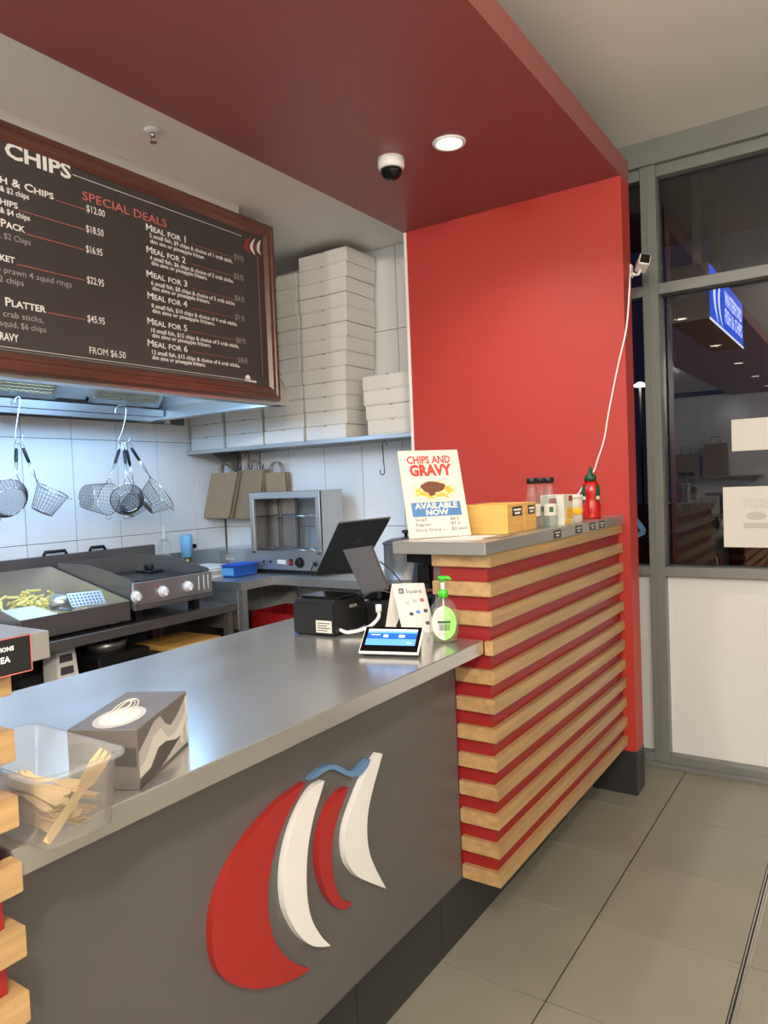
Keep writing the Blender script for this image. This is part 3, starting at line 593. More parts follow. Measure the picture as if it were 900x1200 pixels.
# under-bench odds
t = thing('cutting_board', 'pale chopping board lying on the shelf under the cooking bench', 'board', (-3.4, 2.85, .27)); bx('board', 'bamboo', t, -3.55, -3.22, 2.66, 3.02, .62, .65, .004); bx('board_stack', 'iron', t, -3.6, -3.3, 2.6, 3.04, .271, .619)
t = thing('carton', 'crumpled printed carton standing under the cooking bench', 'carton', (-3.35, 2.05, .27)); 
bm = BM(); prism(bm, [(-3.26, 2.00, .53), (-3.26, 2.12, .53), (-3.33, 2.14, .76), (-3.33, 2.04, .76)], (-.12, 0, -.02)); obj('carton_body', bm, 'card', t); bx('carton_base', 'iron', t, -3.5, -3.3, 1.95, 2.2, .271, .53)
for k in range(3):
    bm = BM(); f = .2+k*.27; A = Vector((-3.2585, 2.02+.03*f, .54+.21*f))+Vector((-.07*f, 0, .0)); prism(bm, [A, A+Y*.07, A+Y*.075+Vector((-.012, 0, .035)), A+Y*.01+Vector((-.012, 0, .035))], (.003, 0, .001)); obj('carton_print', bm, 'ink', t)
t = thing('dark_bin', 'dark lidded bin under the cooking bench beside the carton', 'bin', (-3.5, 1.5, .27)); bx('bin_body', 'iron', t, -3.8, -3.35, 1.2, 1.85, .271, .66, .02); bx('bin_lid', 'black', t, -3.82, -3.33, 1.18, 1.87, .66, .70, .01)
bm = BM(); lathe(bm, [(.001, 0), (.10, 0), (.115, .05), (.112, .05), (.098, .004), (.001, .004)], (-3.45, 2.40, .68), 24); bo = obj('steel_bowl', bm, 'steel'); tag(bo, 'shallow steel bowl on dark box under the cooking bench', 'bowl')
bm = BM(); box(bm, -3.65, -3.28, 2.24, 2.56, .271, .68, .01); tag(obj('dark_box', bm, 'iron'), 'dark box under the cooking bench carrying a steel bowl', 'box')
# wall bottles and bench clutter
q = P(216, 652, 0, -3.93)
t = thing('squeeze_bottle', 'clear plastic squeeze bottle standing behind the griddle', 'bottle', (-3.93, 2.98, .951))
t.location = (-3.93, 3.22, .951)
bm = BM(); lathe(bm, [(.001, 0), (.040, .002), (.042, .02), (.042, .20), (.034, .235), (.020, .25)], t.location, 24); obj('bottle_body', bm, 'clear', t)
bm = BM(); lathe(bm, [(.022, .245), (.022, .265), (.010, .28), (.004, .34), (.001, .34)], t.location, 20); obj('nozzle_cap', bm, 'tubw', t)
t = thing('blue_canister', 'light blue canister beside the clear squeeze bottle', 'canister', (-3.93, 3.41, .951))
bm = BM(); lathe(bm, [(.001, 0), (.032, 0), (.032, .11), (.001, .11)], t.location, 24); obj('lower_sleeve', bm, 'brass', t)
bm = BM(); lathe(bm, [(.001, .11), (.039, .11), (.040, .255), (.034, .265), (.001, .265)], t.location, 24); obj('canister_body', bm, 'lblue', t)
bm = BM(); box(bm, -3.90, -3.875, 3.43, 3.45, 1.12, 1.15, .004); obj('trigger', bm, 'blackg', t)
t = thing('lidded_tub', 'clear plastic food tub with white label on the steel bench', 'tub', (-3.65, 3.68, .95)); rtub(t, -3.80, -3.53, 3.55, 3.84, .951, 1.10, 'clear', .02); bx('tub_lid', 'clear', t, -3.805, -3.525, 3.545, 3.845, 1.101, 1.112, .003)
bx('tub_label', 'paper', t, -3.72, -3.64, 3.5635, 3.565, 1.03, 1.07)
for k in range(5):
    bm = BM(); box(bm, -3.80+.006*k, -3.50-.01*(k % 3), 3.20+.004*k, 3.45, .951+.014*k, .963+.014*k, .004); tag(obj('paper_stack', bm, 'paper' if k % 2 else 'card'), 'folded white paper packet, %s of the little pile on bench' % (['lowest', 'second from bottom', 'middle', 'second from top', 'top'][k]), 'paper', 'paper packets on the bench')
t = thing('blue_basket', 'small blue slotted plastic basket beside the food warmer', 'basket', (-3.49, 3.40, .95)); rtub(t, -3.50, -3.37, 3.30, 3.52, .951, 1.03, 'blueb', .008, .004, 'basket_body', .015, .004)
bm = BM()
for k in range(8): box(bm, -3.494+.014*k, -3.488+.014*k, 3.303, 3.3085, .965, 1.012)
obj('slot', bm, 'signblue' if False else 'lblue', t)
# ------------------------------------------------------------------ food warmer
wy, wyb, wx0, wx1, wz0, wz1 = 3.56, 3.795, -3.465, -2.868, .966, 1.487
fw_ = thing('food_warmer', 'stainless countertop food warmer with glass front and control panel', 'food warmer', (-3.2, 3.72, .95))
bx('top_panel', 'steel', fw_, wx0, wx1, wy, wyb, wz1-.012, wz1, .001)
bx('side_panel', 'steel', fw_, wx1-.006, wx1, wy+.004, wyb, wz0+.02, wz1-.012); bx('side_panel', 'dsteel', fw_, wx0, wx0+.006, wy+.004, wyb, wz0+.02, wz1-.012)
for a in ((wx0, wx1, wz1-.045, wz1-.001), (wx0, wx0+.035, wz0+.13, wz1-.045), (wx1-.035, wx1, wz0+.13, wz1-.045), (wx0+.035, wx1-.035, wz0+.115, wz0+.135)): bx('front_frame', 'steel', fw_, a[0], a[1], wy-.004, wy+.018, a[2], a[3], .002)
bx('control_panel', 'steel', fw_, wx0, wx1, wy-.002, wy+.012, wz0+.012, wz0+.115, .001)
bx('chamber_floor', 'dsteel', fw_, wx0+.006, wx1-.006, wy+.012, wyb, wz0+.1, wz0+.115)
bx('plinth', 'iron', fw_, wx0+.02, wx1-.02, wy+.02, wyb-.01, .951, wz0+.098)
bx('rear_glass', 'wglass', fw_, wx0+.2, wx1-.01, wyb-.008, wyb-.004, wz0+.12, wz1-.015)
bx('rear_panel', 'steel', fw_, wx0+.006, wx0+.2, wyb-.008, wyb-.002, wz0+.12, wz1-.013)
for x in (wx0+.06, wx0+.215, wx1-.05): bx('rack_upright', 'dsteel', fw_, x, x+.018, wyb-.03, wyb-.012, wz0+.116, wz1-.015)
for z in (wz0+.14, wz0+.36):
    bm = BM()
    for k in range(22): x = wx0+.02+k*(.56/21); tube(bm, [(x, wy+.025, z), (x, wyb-.035, z)], .0018, 4)
    for y in (wy+.025, (wy+wyb)/2, wyb-.035): tube(bm, [(wx0+.015, y, z), (wx1-.015, y, z)], .003, 5)
    obj('wire_rack', bm, 'chrome', fw_)
cz = wz0+.063
for x, nm in ((-3.357, 'b'), (-3.297, 'b')):
    bm = BM(); cyl(bm, (x, wy-.002, cz), (x, wy-.009, cz), .008, seg=14); obj('pilot_light', bm, 'black', fw_)
bx('temperature_display', 'paper', fw_, -3.237, -3.167, wy-.006, wy-.002, cz-.014, cz+.014, .001); bx('rocker_switch', 'black', fw_, -3.135, -3.105, wy-.010, wy-.002, cz-.022, cz+.022, .002); bx('switch_lamp', 'crate', fw_, -3.131, -3.109, wy-.012, wy-.010, cz-.012, cz+.012)
bm = BM(); cyl(bm, (-3.045, wy-.002, cz), (-3.045, wy-.010, cz), .034); cyl(bm, (-3.045, wy-.010, cz), (-3.045, wy-.03, cz), .026, .022); box(bm, -3.049, -3.041, wy-.034, wy-.028, cz-.02, cz+.02); obj('dial', bm, 'black', fw_)
bm = BM(); cyl(bm, (-2.915, wy-.002, cz-.005), (-2.915, wy-.02, cz-.005), .014); tube(bm, spline([(-2.915, wy-.02, cz-.005), (-2.93, wy-.03, cz-.03), (-2.935, wy-.03, cz-.07), (-2.92, wy-.02, .956)]), .004); obj('power_lead', bm, 'black', fw_)
# ------------------------------------------------------------------ shelf, boxes, bags
SZ = 1.797
sh = thing('wall_shelf', 'long steel shelf on the tiled wall loaded with white boxes', 'shelf', (-3.1, 3.73, SZ-.03))
bx('shelf_board', 'steel', sh, -4.04, -2.112, 3.555, 3.898, SZ-.012, SZ, .001); bx('shelf_lip', 'steel', sh, -4.04, -2.112, 3.548, 3.556, SZ-.026, SZ, .001)
for x in (-3.86, -2.16):
    bm = BM(); prism(bm, [(x, 3.59, SZ-.012), (x, 3.897, SZ-.012), (x, 3.897, SZ-.20)], (.004, 0, 0)); obj('bracket', bm, 'dsteel', sh)
bm = BM(); tube(bm, [(-3.85, 3.80, SZ-.03), (-2.16, 3.80, SZ-.03)], .006, 8); obj('hook_rail', bm, 'steel', sh)
def carton_box(x0, x1, y0_, y1_, z, h, rz, label, group):
    cx, cy = (x0+x1)/2, (y0_+y1_)/2; wx, wyy = (x1-x0)/2, (y1_-y0_)/2
    t = thing('takeaway_box', label, 'box', (cx, cy, z), rz, group)
    bm = BM(); box(bm, -wx+.003, wx-.003, -wyy+.003, wyy-.003, .001, h*.80); obj('base_tray', bm, 'card', t, local=True)
    bm = BM(); box(bm, -wx, wx, -wyy, wyy, h*.10, h-.0015, .002); obj('lid', bm, 'card', t, local=True)
    bm = BM(); box(bm, -.012, .012, -wyy-.0006, -wyy+.001, h-.006, h-.0012); obj('tuck_slot', bm, 'cardin', t, local=True)
def stack(x0s, wds, n, h, y0_, dep, nm, group, jit=.006, zbase=SZ+.0005):
    for k in range(n):
        f = k/max(1, n-1); x0 = x0s[0]*(1-f)+x0s[1]*f+random.uniform(-jit, jit); wd = wds[0]*(1-f)+wds[1]*f
        dy = random.uniform(0, jit); pos = n-1-k
        word = 'top' if pos == 0 else ('bottom' if k == 0 else ORD[pos]+' from the top')
        carton_box(x0, x0+wd, y0_+dy, y0_+dep+dy, zbase+k*h, h, random.uniform(-.012, .012), 'white card takeaway box, %s of %s' % (word, nm), group)
stack((-2.968, -2.972), (.315, .375), 13, (2.938-SZ)/13, 3.575, .30, 'the tallest stack', 'boxes in the tallest stack')
stack((-3.318, -3.345), (.332, .345), 12, .0885, 3.578, .29, 'the stack behind the menu board corner', 'boxes in the stack beside the tallest')
stack((-3.675, -3.69), (.335, .335), 9, .0885, 3.578, .29, 'the second stack from the hood wall', 'boxes in the second stack from the hood wall')
stack((-4.028, -4.03), (.325, .325), 8, .0885, 3.575, .29, 'the stack against the hood wall', 'boxes in the stack against the hood wall')
stack((-2.488, -2.51), (.36, .36), 4, .0875, 3.56, .31, 'the short stack beside the red wall', 'boxes in the short stack', jit=.008)
# hooks + bags
def s_hook(x, y, ztop, L, label, tip=1, flip=0., mtl='iron', r=.0035):
    bm = BM(); a = math.radians(flip); dx, dy = math.cos(a), math.sin(a)
    loc = [(-.018, -.02), (-.012, .002), (0, .008), (.010, 0), (.012, -.02), (.010, -L*.5), (.006, -L+.02), (.012, -L+.004), (.024, -L), (.036, -L+.008), (.038, -L+.03)]
    tube(bm, spline([(x+p*dx*tip, y+p*dy*tip, ztop+z) for p, z in loc], 5), r, 6); o = obj('s_hook', bm, mtl); return tag(o, label, 'hook')
s_hook(P(450, 515, 1, 3.80).x, 3.80, SZ-.03, .20, 'empty black hook hanging under the shelf by red wall', -1)
for k, px in enumerate((277, 290, 303)):
    s_hook(P(px, 530, 1, 3.80).x, 3.80, SZ-.03, .115, 'dark hook holding paper bags, %s of three' % (['leftmost', 'middle', 'rightmost'][k]), 1)
def bag(px, y, z, wd, ht, th, rz, tilt, label, n=3):
    x = P(px, 545, 1, y).x
    t = thing('paper_bag', label, 'bag', (x, y, z), 0, 'brown paper bags hanging under the shelf')
    t.rotation_euler = (0, 0, rz)
    for k in range(n):
        bm = BM(); yo = (k-(n-1)/2)*th*1.25; e = .006*(k % 2)
        prof_ = [(-wd/2, 0), (wd/2, 0), (wd/2, -ht+.01-e), (wd/2-.006, -ht-e), (-wd/2+.004, -ht+.004-e), (-wd/2, -ht+.02)]
        prism(bm, [(a+e+tilt*b, yo-th/2, b-.02) for a, b in prof_], (0, th, 0)); fb = obj('bag_body', bm, 'kraft', t, local=True)
        bm = BM(); prism(bm, [(wd/2+e-.003+tilt*b, yo-th*.12, b-.02) for b in (0, -ht+.02)]+[(wd/2+e+.0008+tilt*b, yo-th*.12, b-.02) for b in (-ht+.02, 0)], (0, th*.24, 0)); obj('gusset_fold', bm, 'cardin', fb, local=True)
        for s in (-1, 1):
            bm = BM(); tube(bm, spline([(-.05, yo+s*th*.5, -.03), (-.045, yo+s*th*.5, .015), (-.02, yo+s*.004, .048), (.02, yo+s*.004, .048), (.045, yo+s*th*.5, .015), (.05, yo+s*th*.5, -.03)], 5), .0028, 5); obj('twisted_handle', bm, 'kraft', t, local=True)
bag(265, 3.73, 1.655, .235, .325, .022, math.radians(6), .30, 'leftmost brown paper bag, slanting, hanging under the shelf', 2)
bag(297, 3.80, 1.665, .25, .345, .020, math.radians(-2), .20, 'middle bundle of brown paper bags partly behind the food warmer', 3)
bag(324, 3.83, 1.64, .16, .30, .022, math.radians(10), -.03, 'rightmost crumpled brown paper bag above the food warmer', 2)
# ------------------------------------------------------------------ hanging wire strainers
def strainer(name, label, hang, ctr, axis, r0, r1, depth, cat='strainer', base=True, fine=12, rings=6, grp=None):
    """hang: handle eye; ctr: rim centre; axis: direction rim -> base"""
    hang = Vector(hang); ctr = Vector(ctr); ax = Vector(axis).normalized()
    t = thing(name, label, cat, hang, 0, grp)
    toH = (hang-ctr); e1 = (toH-ax*toH.dot(ax)).normalized(); e2 = ax.cross(e1)
    ring = lambda r, dd, n=28: [ctr+ax*dd+(e1*math.cos(2*math.pi*k/n)+e2*math.sin(2*math.pi*k/n))*r for k in range(n)]
    bm = BM(); tube(bm, ring(r0, 0), .0032, 6, True); tube(bm, ring(r1, depth, 24), .0022, 5, True); obj('rim', bm, 'chrome', t)
    bm = BM()
    for k in range(1, rings): f = k/rings; tube(bm, ring(r0+(r1-r0)*f, depth*f, 22), .0012, 3, True)
    for k in range(fine*2):
        a = math.pi*k/fine; dv = e1*math.cos(a)+e2*math.sin(a); tube(bm, [ctr+dv*r0, ctr+dv*r1+ax*depth], .0012, 3)
    for k in range(-8, 9):
        c = k/8.5*r1; h = math.sqrt(max(0, r1*r1-c*c))
        for p_, q_ in ((e1, e2), (e2, e1)): tube(bm, [ctr+ax*depth+p_*c-q_*h, ctr+ax*depth+p_*c+q_*h], .0012, 3)
    obj('wire_mesh', bm, 'iron' if cat == 'skimmer' else 'dsteel', t)
    hp = ctr+e1*r0; dv = (hang-hp); sd = dv.cross(Vector((1, 0, 0))).normalized()*.006
    bm = BM()
    for s in (-1, 1): tube(bm, [hp+e2*.02*s, hp+dv*.25+sd*s, hp+dv*.55+sd*s], .0026, 5)
    loop = [hang+sd*s+dv.normalized()*d for s, d in ((-1, -.06), (-1.6, -.02), (-.9, .006), (0, .012), (.9, .006), (1.6, -.02), (1, -.06))]; tube(bm, spline(loop, 3), .0024, 5); obj('handle_wire', bm, 'chrome', t)
    bm = BM(); tube(bm, [hp+dv*.50, hp+dv*.54, hp+dv*.82, hp+dv*.86], [.006, .0095, .0095, .006], 8); obj('grip', bm, 'black', t)
    bm = BM(); f = ctr-e1*r0; tube(bm, spline([f+e2*.018, f+e2*.018-e1*.02, f-e2*.018-e1*.02, f-e2*.018], 3), .0024, 5); obj('rest_hook', bm, 'chrome', t)
    return t
XH = -3.74
def HP(px, py, x=XH): return P(px, py, 0, x)
hkL, hkR = HP(22, 463, -3.79), HP(140, 477, -3.79)
def long_hook(px_pts, label, xs_):
    bm = BM(); tube(bm, spline([P(a, b, 0, xs_) for a, b in px_pts], 5), .0035, 6); tag(obj('hanging_hook', bm, 'chrome'), label, 'hook')
long_hook([(17, 473), (18, 467), (22, 465), (23.5, 470), (22, 480), (19, 500), (18, 515), (20, 520), (25, 519), (27, 508)], 'thin steel hook holding the left strainers from the hood', -3.775)
long_hook([(134.5, 485), (136, 478), (141, 475), (147, 477.5), (147, 488), (143, 505), (139, 516), (142, 520.5), (149, 520), (152.5, 512)], 'thick bent steel hook holding the strainers at right', -3.775)
strainer('round_skimmer', 'round dark mesh skimmer hanging leftmost on the left hook', HP(19, 520, -3.75), HP(8, 584, -3.70), (.92, -.1, -.35), .105, .075, .05, 'skimmer', rings=9, fine=16)
strainer('wire_basket', 'conical wire basket swinging right on the left hook', HP(24, 518, -3.76), HP(62, 575, -3.72), (-.15, -.45, -.85), .085, .055, .13, 'basket')
strainer('wire_basket', 'wide wire basket hanging leftmost on the right hook', HP(142, 520, -3.77), HP(127, 585, -3.74), (.05, -.97, .12), .095, .07, .15, 'basket', rings=8)
strainer('round_skimmer', 'round dark mesh skimmer in the middle of the right hook', HP(145, 520, -3.71), HP(149, 585, -3.66), (.85, -.45, -.25), .095, .06, .06, 'skimmer', rings=9, fine=16)
strainer('wire_basket', 'small wire basket behind the middle skimmer on the right hook', HP(147, 520, -3.82), HP(166, 583, -3.85), (-.2, -.75, -.62), .08, .055, .13, 'basket')
strainer('wire_basket', 'large open wire strainer hanging rightmost on the right hook', HP(150, 519, -3.73), HP(189, 578, -3.70), (-.35, -.75, -.55), .115, .07, .12, 'strainer', rings=7)
# ================================================================== COUNTER OBJECTS
CT = 1.0112
# tissue style carton (gloves box)
c = Vector((-1.017, .757, CT)); e = Vector((-1.124, .957, CT)); ux = (e-c).normalized(); vy = Vector((-ux.y, ux.x, 0)); L = .225; W = .122; H = .102
ang = math.atan2(ux.y, ux.x)
t = thing('glove_box', 'grey printed dispenser carton standing on the steel counter', 'box', c+ux*L/2+vy*W/2, ang)
bm = BM(); box(bm, -L/2, L/2, -W/2, W/2, 0, H, .0015); obj('carton', bm, 'gbox', t, local=True)
def disc(cx, cy, rx, ry, z, m, rot=0., n=32, nm='print_oval'):
    bm = BM(); cr, sr = math.cos(rot), math.sin(rot); vs = [bm.verts.new((cx+rx*math.cos(a)*cr-ry*math.sin(a)*sr, cy+rx*math.cos(a)*sr+ry*math.sin(a)*cr, z)) for a in (2*math.pi*k/n for k in range(n))]; bm.faces.new(vs); return obj(nm, bm, m, t, local=True)
disc(-.045, .0, .062, .040, H+.0003, 'glite'); disc(-.045, 0, .048, .031, H+.0005, 'gcream'); disc(-.043, -.002, .032, .021, H+.0007, 'paper')
bm = BM(); pts = [(.065*math.cos(a), .020*math.sin(a)) for a in (2*math.pi*k/40 for k in range(40))]
tube(bm, [(-.002+x*.95+y*.2, .012+y+x*.12, H+.001) for x, y in pts], .0014, 4, True); tube(bm, [(-.002+x*.8, .012+y*.65+x*.12, H+.001) for x, y in pts], .0010, 4, True); tube(bm, spline([(-.06, .0, H+.001), (-.02, .01, H+.001), (.02, .012, H+.001), (.05, .022, H+.001)], 5), .0020, 4); tube(bm, spline([(-.055, .008, H+.001), (-.01, .024, H+.001), (.04, .026, H+.001)], 5), .0012, 4); obj('print_drawing', bm, 'paper', t, local=True)
def side(pts, m, nm='print_wave', o=.0004):
    bm = BM(); vs = [bm.verts.new((a*L-L/2, -W/2-o, b*H)) for a, b in pts]; f = bm.faces.new(vs); f.normal_update(); bmesh.ops.triangulate(bm, faces=[f], ngon_method='EAR_CLIP'); obj(nm, bm, m, t, local=True)
side([(0.01, .35), (.01, .62), (.15, .75), (.3, .92), (.42, .93), (.52, .72), (.62, .62), (.75, .70), (.9, .86), (.99, .95), (.99, .05), (.01, .05)], 'glite')
side([(0.01, .10), (.01, .35), (.12, .40), (.28, .68), (.42, .72), (.55, .45), (.7, .42), (.85, .55), (.99, .75), (.99, .55), (.82, .3), (.6, .25), (.4, .33), (.2, .12)], 'gcream', o=.0006)
side([(.01, .02), (.01, .18), (.2, .20), (.36, .42), (.5, .42), (.7, .30), (.82, .28), (.5, .1), (.3, .02)], 'gdark', o=.0008)
for a in (.84, .96): side([(a-.02, .12), (a+.015, .12), (a+.015, .48), (a-.02, .48)], 'paper', 'print_panel', .001)
side([(.93, .62), (.985, .62), (.985, .93), (.93, .93)], 'paper', 'barcode', .001)
bm = BM(); vs = [bm.verts.new((-L/2-.0004, y*W, z*H)) for y, z in ((-.48, .38), (.48, .45), (.48, .75), (.2, .80), (-.2, .72), (-.48, .70))]; bm.faces.new(vs); obj('print_wave', bm, 'gdark', t, local=True)
# tub of wooden cutlery
t = thing('cutlery_tub', 'clear plastic tub of wooden forks overhanging the steel counter edge', 'tub', (-1.06, .60, CT))
TX0, TX1, TY0, TY1, TZ1 = -1.19, -.932, .537, .676, 1.122
rtub(t, TX0, TX1, TY0, TY1, CT, TZ1, 'tub', .012, .003, 'tub_body', .03, .006, 6)
def fork(kind, Lf=.15):
    bm = BM(); o = []
    if kind == 0:   # fork
        o = [(0, .005), (.02, .006), (.085, .005), (.10, .010), (.125, .012), (.149, .010), (.150, .0065), (.130, .0055), (.130, .0035), (.150, .0022)]
    elif kind == 1: o = [(0, .005), (.02, .0065), (.09, .005), (.105, .011), (.13, .014), (.148, .009), (.153, 0)]
    else: o = [(0, .005), (.02, .006), (.07, .0055), (.10, .008), (.14, .009), (.158, .003)]
    pts = [(x-.075, y, 0) for x, y in o]+[(x-.075, -y, 0) for x, y in reversed(o) if y > 0]
    prism(bm, pts, (0, 0, .0016)); me = bpy.data.meshes.new('wooden_fork'); bmesh.ops.recalc_face_normals(bm, faces=bm.faces); bm.to_mesh(me); bm.free(); me.materials.append(M['fork']); return me
fk = [fork(0), fork(1), fork(2)]
for k in range(46):
    o = bpy.data.objects.new(['wooden_fork', 'wooden_spoon', 'wooden_knife'][k % 3], fk[k % 3]); C.objects.link(o)
    lvl = (k//5)*.0046
    o.location = (-1.065+random.uniform(-.032, .032), .607+random.uniform(-.030, .030), CT+.014+lvl)
    o.rotation_euler = (random.uniform(-.2, .2), random.uniform(-.05, .05), random.uniform(-.28, .28)+(3.14 if k % 2 else 0))
    tag(o, 'flat wooden %s in the heap inside the cutlery tub' % ['fork', 'spoon', 'knife'][k % 3], ['fork', 'spoon', 'knife'][k % 3], 'wooden %s in the tub' % ['forks', 'spoons', 'knives'][k % 3])
o = bpy.data.objects.new('wooden_fork', fk[0]); C.objects.link(o); tag(o, 'wooden fork standing up against the front wall of the tub', 'fork')
a = Vector((-.957, .556, CT+.014)); b = Vector((-.950, .652, CT+.112)); dv = (b-a).normalized(); zz = Vector((1, 0, .05)).normalized(); yy = zz.cross(dv).normalized(); zz = dv.cross(yy)
o.matrix_basis = Matrix.Translation((a+b)/2) @ Matrix((dv, yy, zz)).transposed().to_4x4() @ Matrix.Diagonal((.92, 1.2, 1, 1))
# receipt printer
q0 = Vector((-1.645, 1.853, CT)); 
t = thing('receipt_printer', 'black receipt printer with white sticker on the steel counter', 'printer', (-1.555, 1.96, CT), math.radians(3))
a, b = .085, .095
bm = BM(); prism(bm, [(-a, -b, .004), (-a, -b, .108), (-a, -b+.012, .118), (-a, b-.03, .118), (-a, b, .10), (-a, b, .004)], (2*a, 0, 0)); bmesh.ops.bevel(bm, geom=[e for e in bm.edges if e.calc_face_angle(0) > .5], offset=.004, segments=2, affect='EDGES'); obj('body', bm, 'black', t, local=True)
bm = BM(); box(bm, -a+.01, a+.002, -b+.03, b-.045, .116, .126, .006, 2); obj('paper_cover', bm, 'blackg', t, local=True)
bm = BM(); box(bm, a-.075, a-.012, -b-.001, -b, .012, .052); obj('sticker', bm, 'gcream', t, local=True)
bm = BM()
for k in range(4): box(bm, a-.07, a-.03+(k % 2)*.012, -b-.0016, -b-.001, .018+k*.008, .021+k*.008)
obj('sticker_print', bm, 'ink', t, local=True)
text('EPSON', (a+.0004, -.005, .082), (0, 1, 0), (0, 0, 1), 'glite', t, h=.010, bold=.02, local=True)
bm = BM(); box(bm, -a-.022, -a-.002, -b+.03, -b+.075, .0, .05, .002); 
tag(obj('blue_adapter', bm, 'blueb', None, local=False) if False else obj('power_brick', bm, 'blueb', t, local=True), 'small blue plug block')
tube_pts = [(-1.469, 1.90, 1.03), (-1.43, 1.90, 1.025), (-1.39, 1.95, 1.035), (-1.375, 1.99, 1.06), (-1.372, 1.99, 1.085)]
bm = BM(); tube(bm, spline([Vector(p)+Vector((0, 0, .0)) for p in tube_pts], 8), .006, 8); cyl(bm, (-1.372, 1.99, 1.08), (-1.372, 1.99, 1.105), .010); tag(obj('white_cable', bm, 'plastic'), 'white cable looping from the receipt printer', 'cable')
bm = BM(); tube(bm, spline([(-1.47, 1.95, 1.02), (-1.42, 1.97, 1.018), (-1.36, 1.93, 1.017), (-1.30, 1.98, 1.018), (-1.26, 2.06, 1.018)], 8), .0045, 6); tag(obj('black_cable', bm, 'black'), 'black cable lying on the counter behind the payment terminal', 'cable')
# point of sale: tablet on stand with customer plate
t = thing('sales_tablet', 'black tablet on a swivel stand seen from behind, over receipt printer', 'tablet', (-1.45, 2.2, CT))
def slab(nm, pts4, th, m, par=t, bev=.006):
    p = [Vector(k) for k in pts4]; nrm = (p[1]-p[0]).cross(p[3]-p[0]).normalized()
    bm = BM(); prism(bm, p, nrm*-th)
    if bev: bmesh.ops.bevel(bm, geom=[e for e in bm.edges if abs(e.calc_face_angle(0)) > .5], offset=bev, segments=2, affect='EDGES')
    return obj(nm, bm, m, par)
yt, yb_ = 2.16, 2.42     # top edge nearer, bottom edge further: back of screen leans towards camera
TL, TR = P(395.5, 616, 1, yt), P(456.7, 610, 1, yt); 
BL = P(369, 675, 1, yb_); BR = BL+(TR-TL)*1.02
slab('tablet_back', [BL, BR, TR, TL], .011, 'black', bev=.005)
nn = (BR-BL).cross(TL-BL).normalized()
fr_ = [p-nn*.0115 for p in (BL, BR, TR, TL)]
slab('tablet_rim', [fr_[0]+(TL-BL)*-.01, fr_[1]+(TL-BL)*-.01, fr_[2]+(TL-BL)*.012, fr_[3]+(TL-BL)*.012], .004, 'steel', bev=.001)
mid = (TL*.55+TR*.45)*.68+(BL*.55+BR*.45)*.32; uu = (TR-TL).normalized(); vv = (TL-BL).normalized(); mid = mid+uu*.035
bm = BM()
for a0, a1, b0, b1 in ((-.018, .018, -.018, -.013), (-.018, .018, .013, .018), (-.018, -.013, -.018, .018), (.013, .018, -.018, .018), (-.006, .006, -.006, .006)):
    prism(bm, [mid+uu*a0+vv*b0+nn*.0004, mid+uu*a1+vv*b0+nn*.0004, mid+uu*a1+vv*b1+nn*.0004, mid+uu*a0+vv*b1+nn*.0004], nn*.0008)
obj('square_logo', bm, 'gdark', t)
dp = [P(424.5, 697, 1, 2.06), P(455.5, 690, 1, 2.06), P(435.5, 639, 1, 2.12), P(401, 644, 1, 2.12)]
slab('customer_plate', dp, .010, 'gdark', bev=.004)
bx('swivel_base', 'black', t, -1.50, -1.31, 2.075, 2.24, CT, CT+.085, .006); bx('neck', 'black', t, -1.53, -1.44, 2.10, 2.26, CT+.085, CT+.13, .01)
bm = BM(); tube(bm, spline([P(445, 658, 1, 2.2), P(458, 668, 1, 2.2), P(470, 682, 1, 2.2), P(479, 692, 1, 2.2)], 6), .003, 6); tube(bm, spline([P(425, 700, 1, 2.06), P(440, 692, 1, 2.05), P(455, 694, 1, 2.05), P(468, 700, 1, 2.1)], 6), .0025, 6); obj('lead', bm, 'ink', t)
# eftpos terminal lying on the counter
pt = thing('payment_terminal', 'small black payment terminal with lit blue screen on the counter', 'terminal', (-1.24, 1.86, CT))
A0, A1 = P(420, 764, 2, CT+.014), P(490, 766, 2, CT+.014); ud = (A1-A0); ud.z = 0; Lw = ud.length; ud.normalize(); vd = Vector((-ud.y, ud.x, 0))
vt = (vd*.078+Vector((0, 0, .058))); dep = vt.length; vt.normalize(); nt_ = ud.cross(vt)
def TP(a, b, c): return A0+ud*(a*Lw)+vt*(b*dep)+nt_*c
def tq(nm, a0, a1, b0, b1, c0, c1, m, bev=0.):
    bm = BM(); prism(bm, [TP(a0, b0, c0), TP(a1, b0, c0), TP(a1, b1, c0), TP(a0, b1, c0)], nt_*(c1-c0))
    if bev: bmesh.ops.bevel(bm, geom=[e for e in bm.edges if e.calc_face_angle(0) > .5], offset=bev, segments=2, affect='EDGES')
    return obj(nm, bm, m, pt)
tq('case', 0, 1, 0, 1, -.010, .0015, 'plastic', .003); tq('bezel', .02, .98, .03, .98, .0016, .0026, 'blackg'); tq('screen', .08, .92, .26, .88, .0027, .0032, 'screen'); tq('screen_band', .08, .92, .50, .72, .0033, .0035, 'screenb'); tq('screen_header', .08, .92, .80, .88, .0033, .0035, 'sglow')
for a0, a1, b0, b1 in ((.14, .30, .64, .67), (.36, .44, .56, .66), (.62, .72, .56, .66), (.78, .86, .34, .37)): tq('screen_text', a0, a1, b0, b1, .0036, .0038, 'sglow')
bm = BM(); a_, b_, c_ = TP(.06, .12, -.011), TP(.06, .92, -.011), TP(.06, .92, -.011); prism(bm, [a_, Vector((a_.x, a_.y, CT+.0005)), Vector((b_.x, b_.y, CT+.0005)), b_], ud*(Lw*.88)); obj('wedge_stand', bm, 'black', pt)
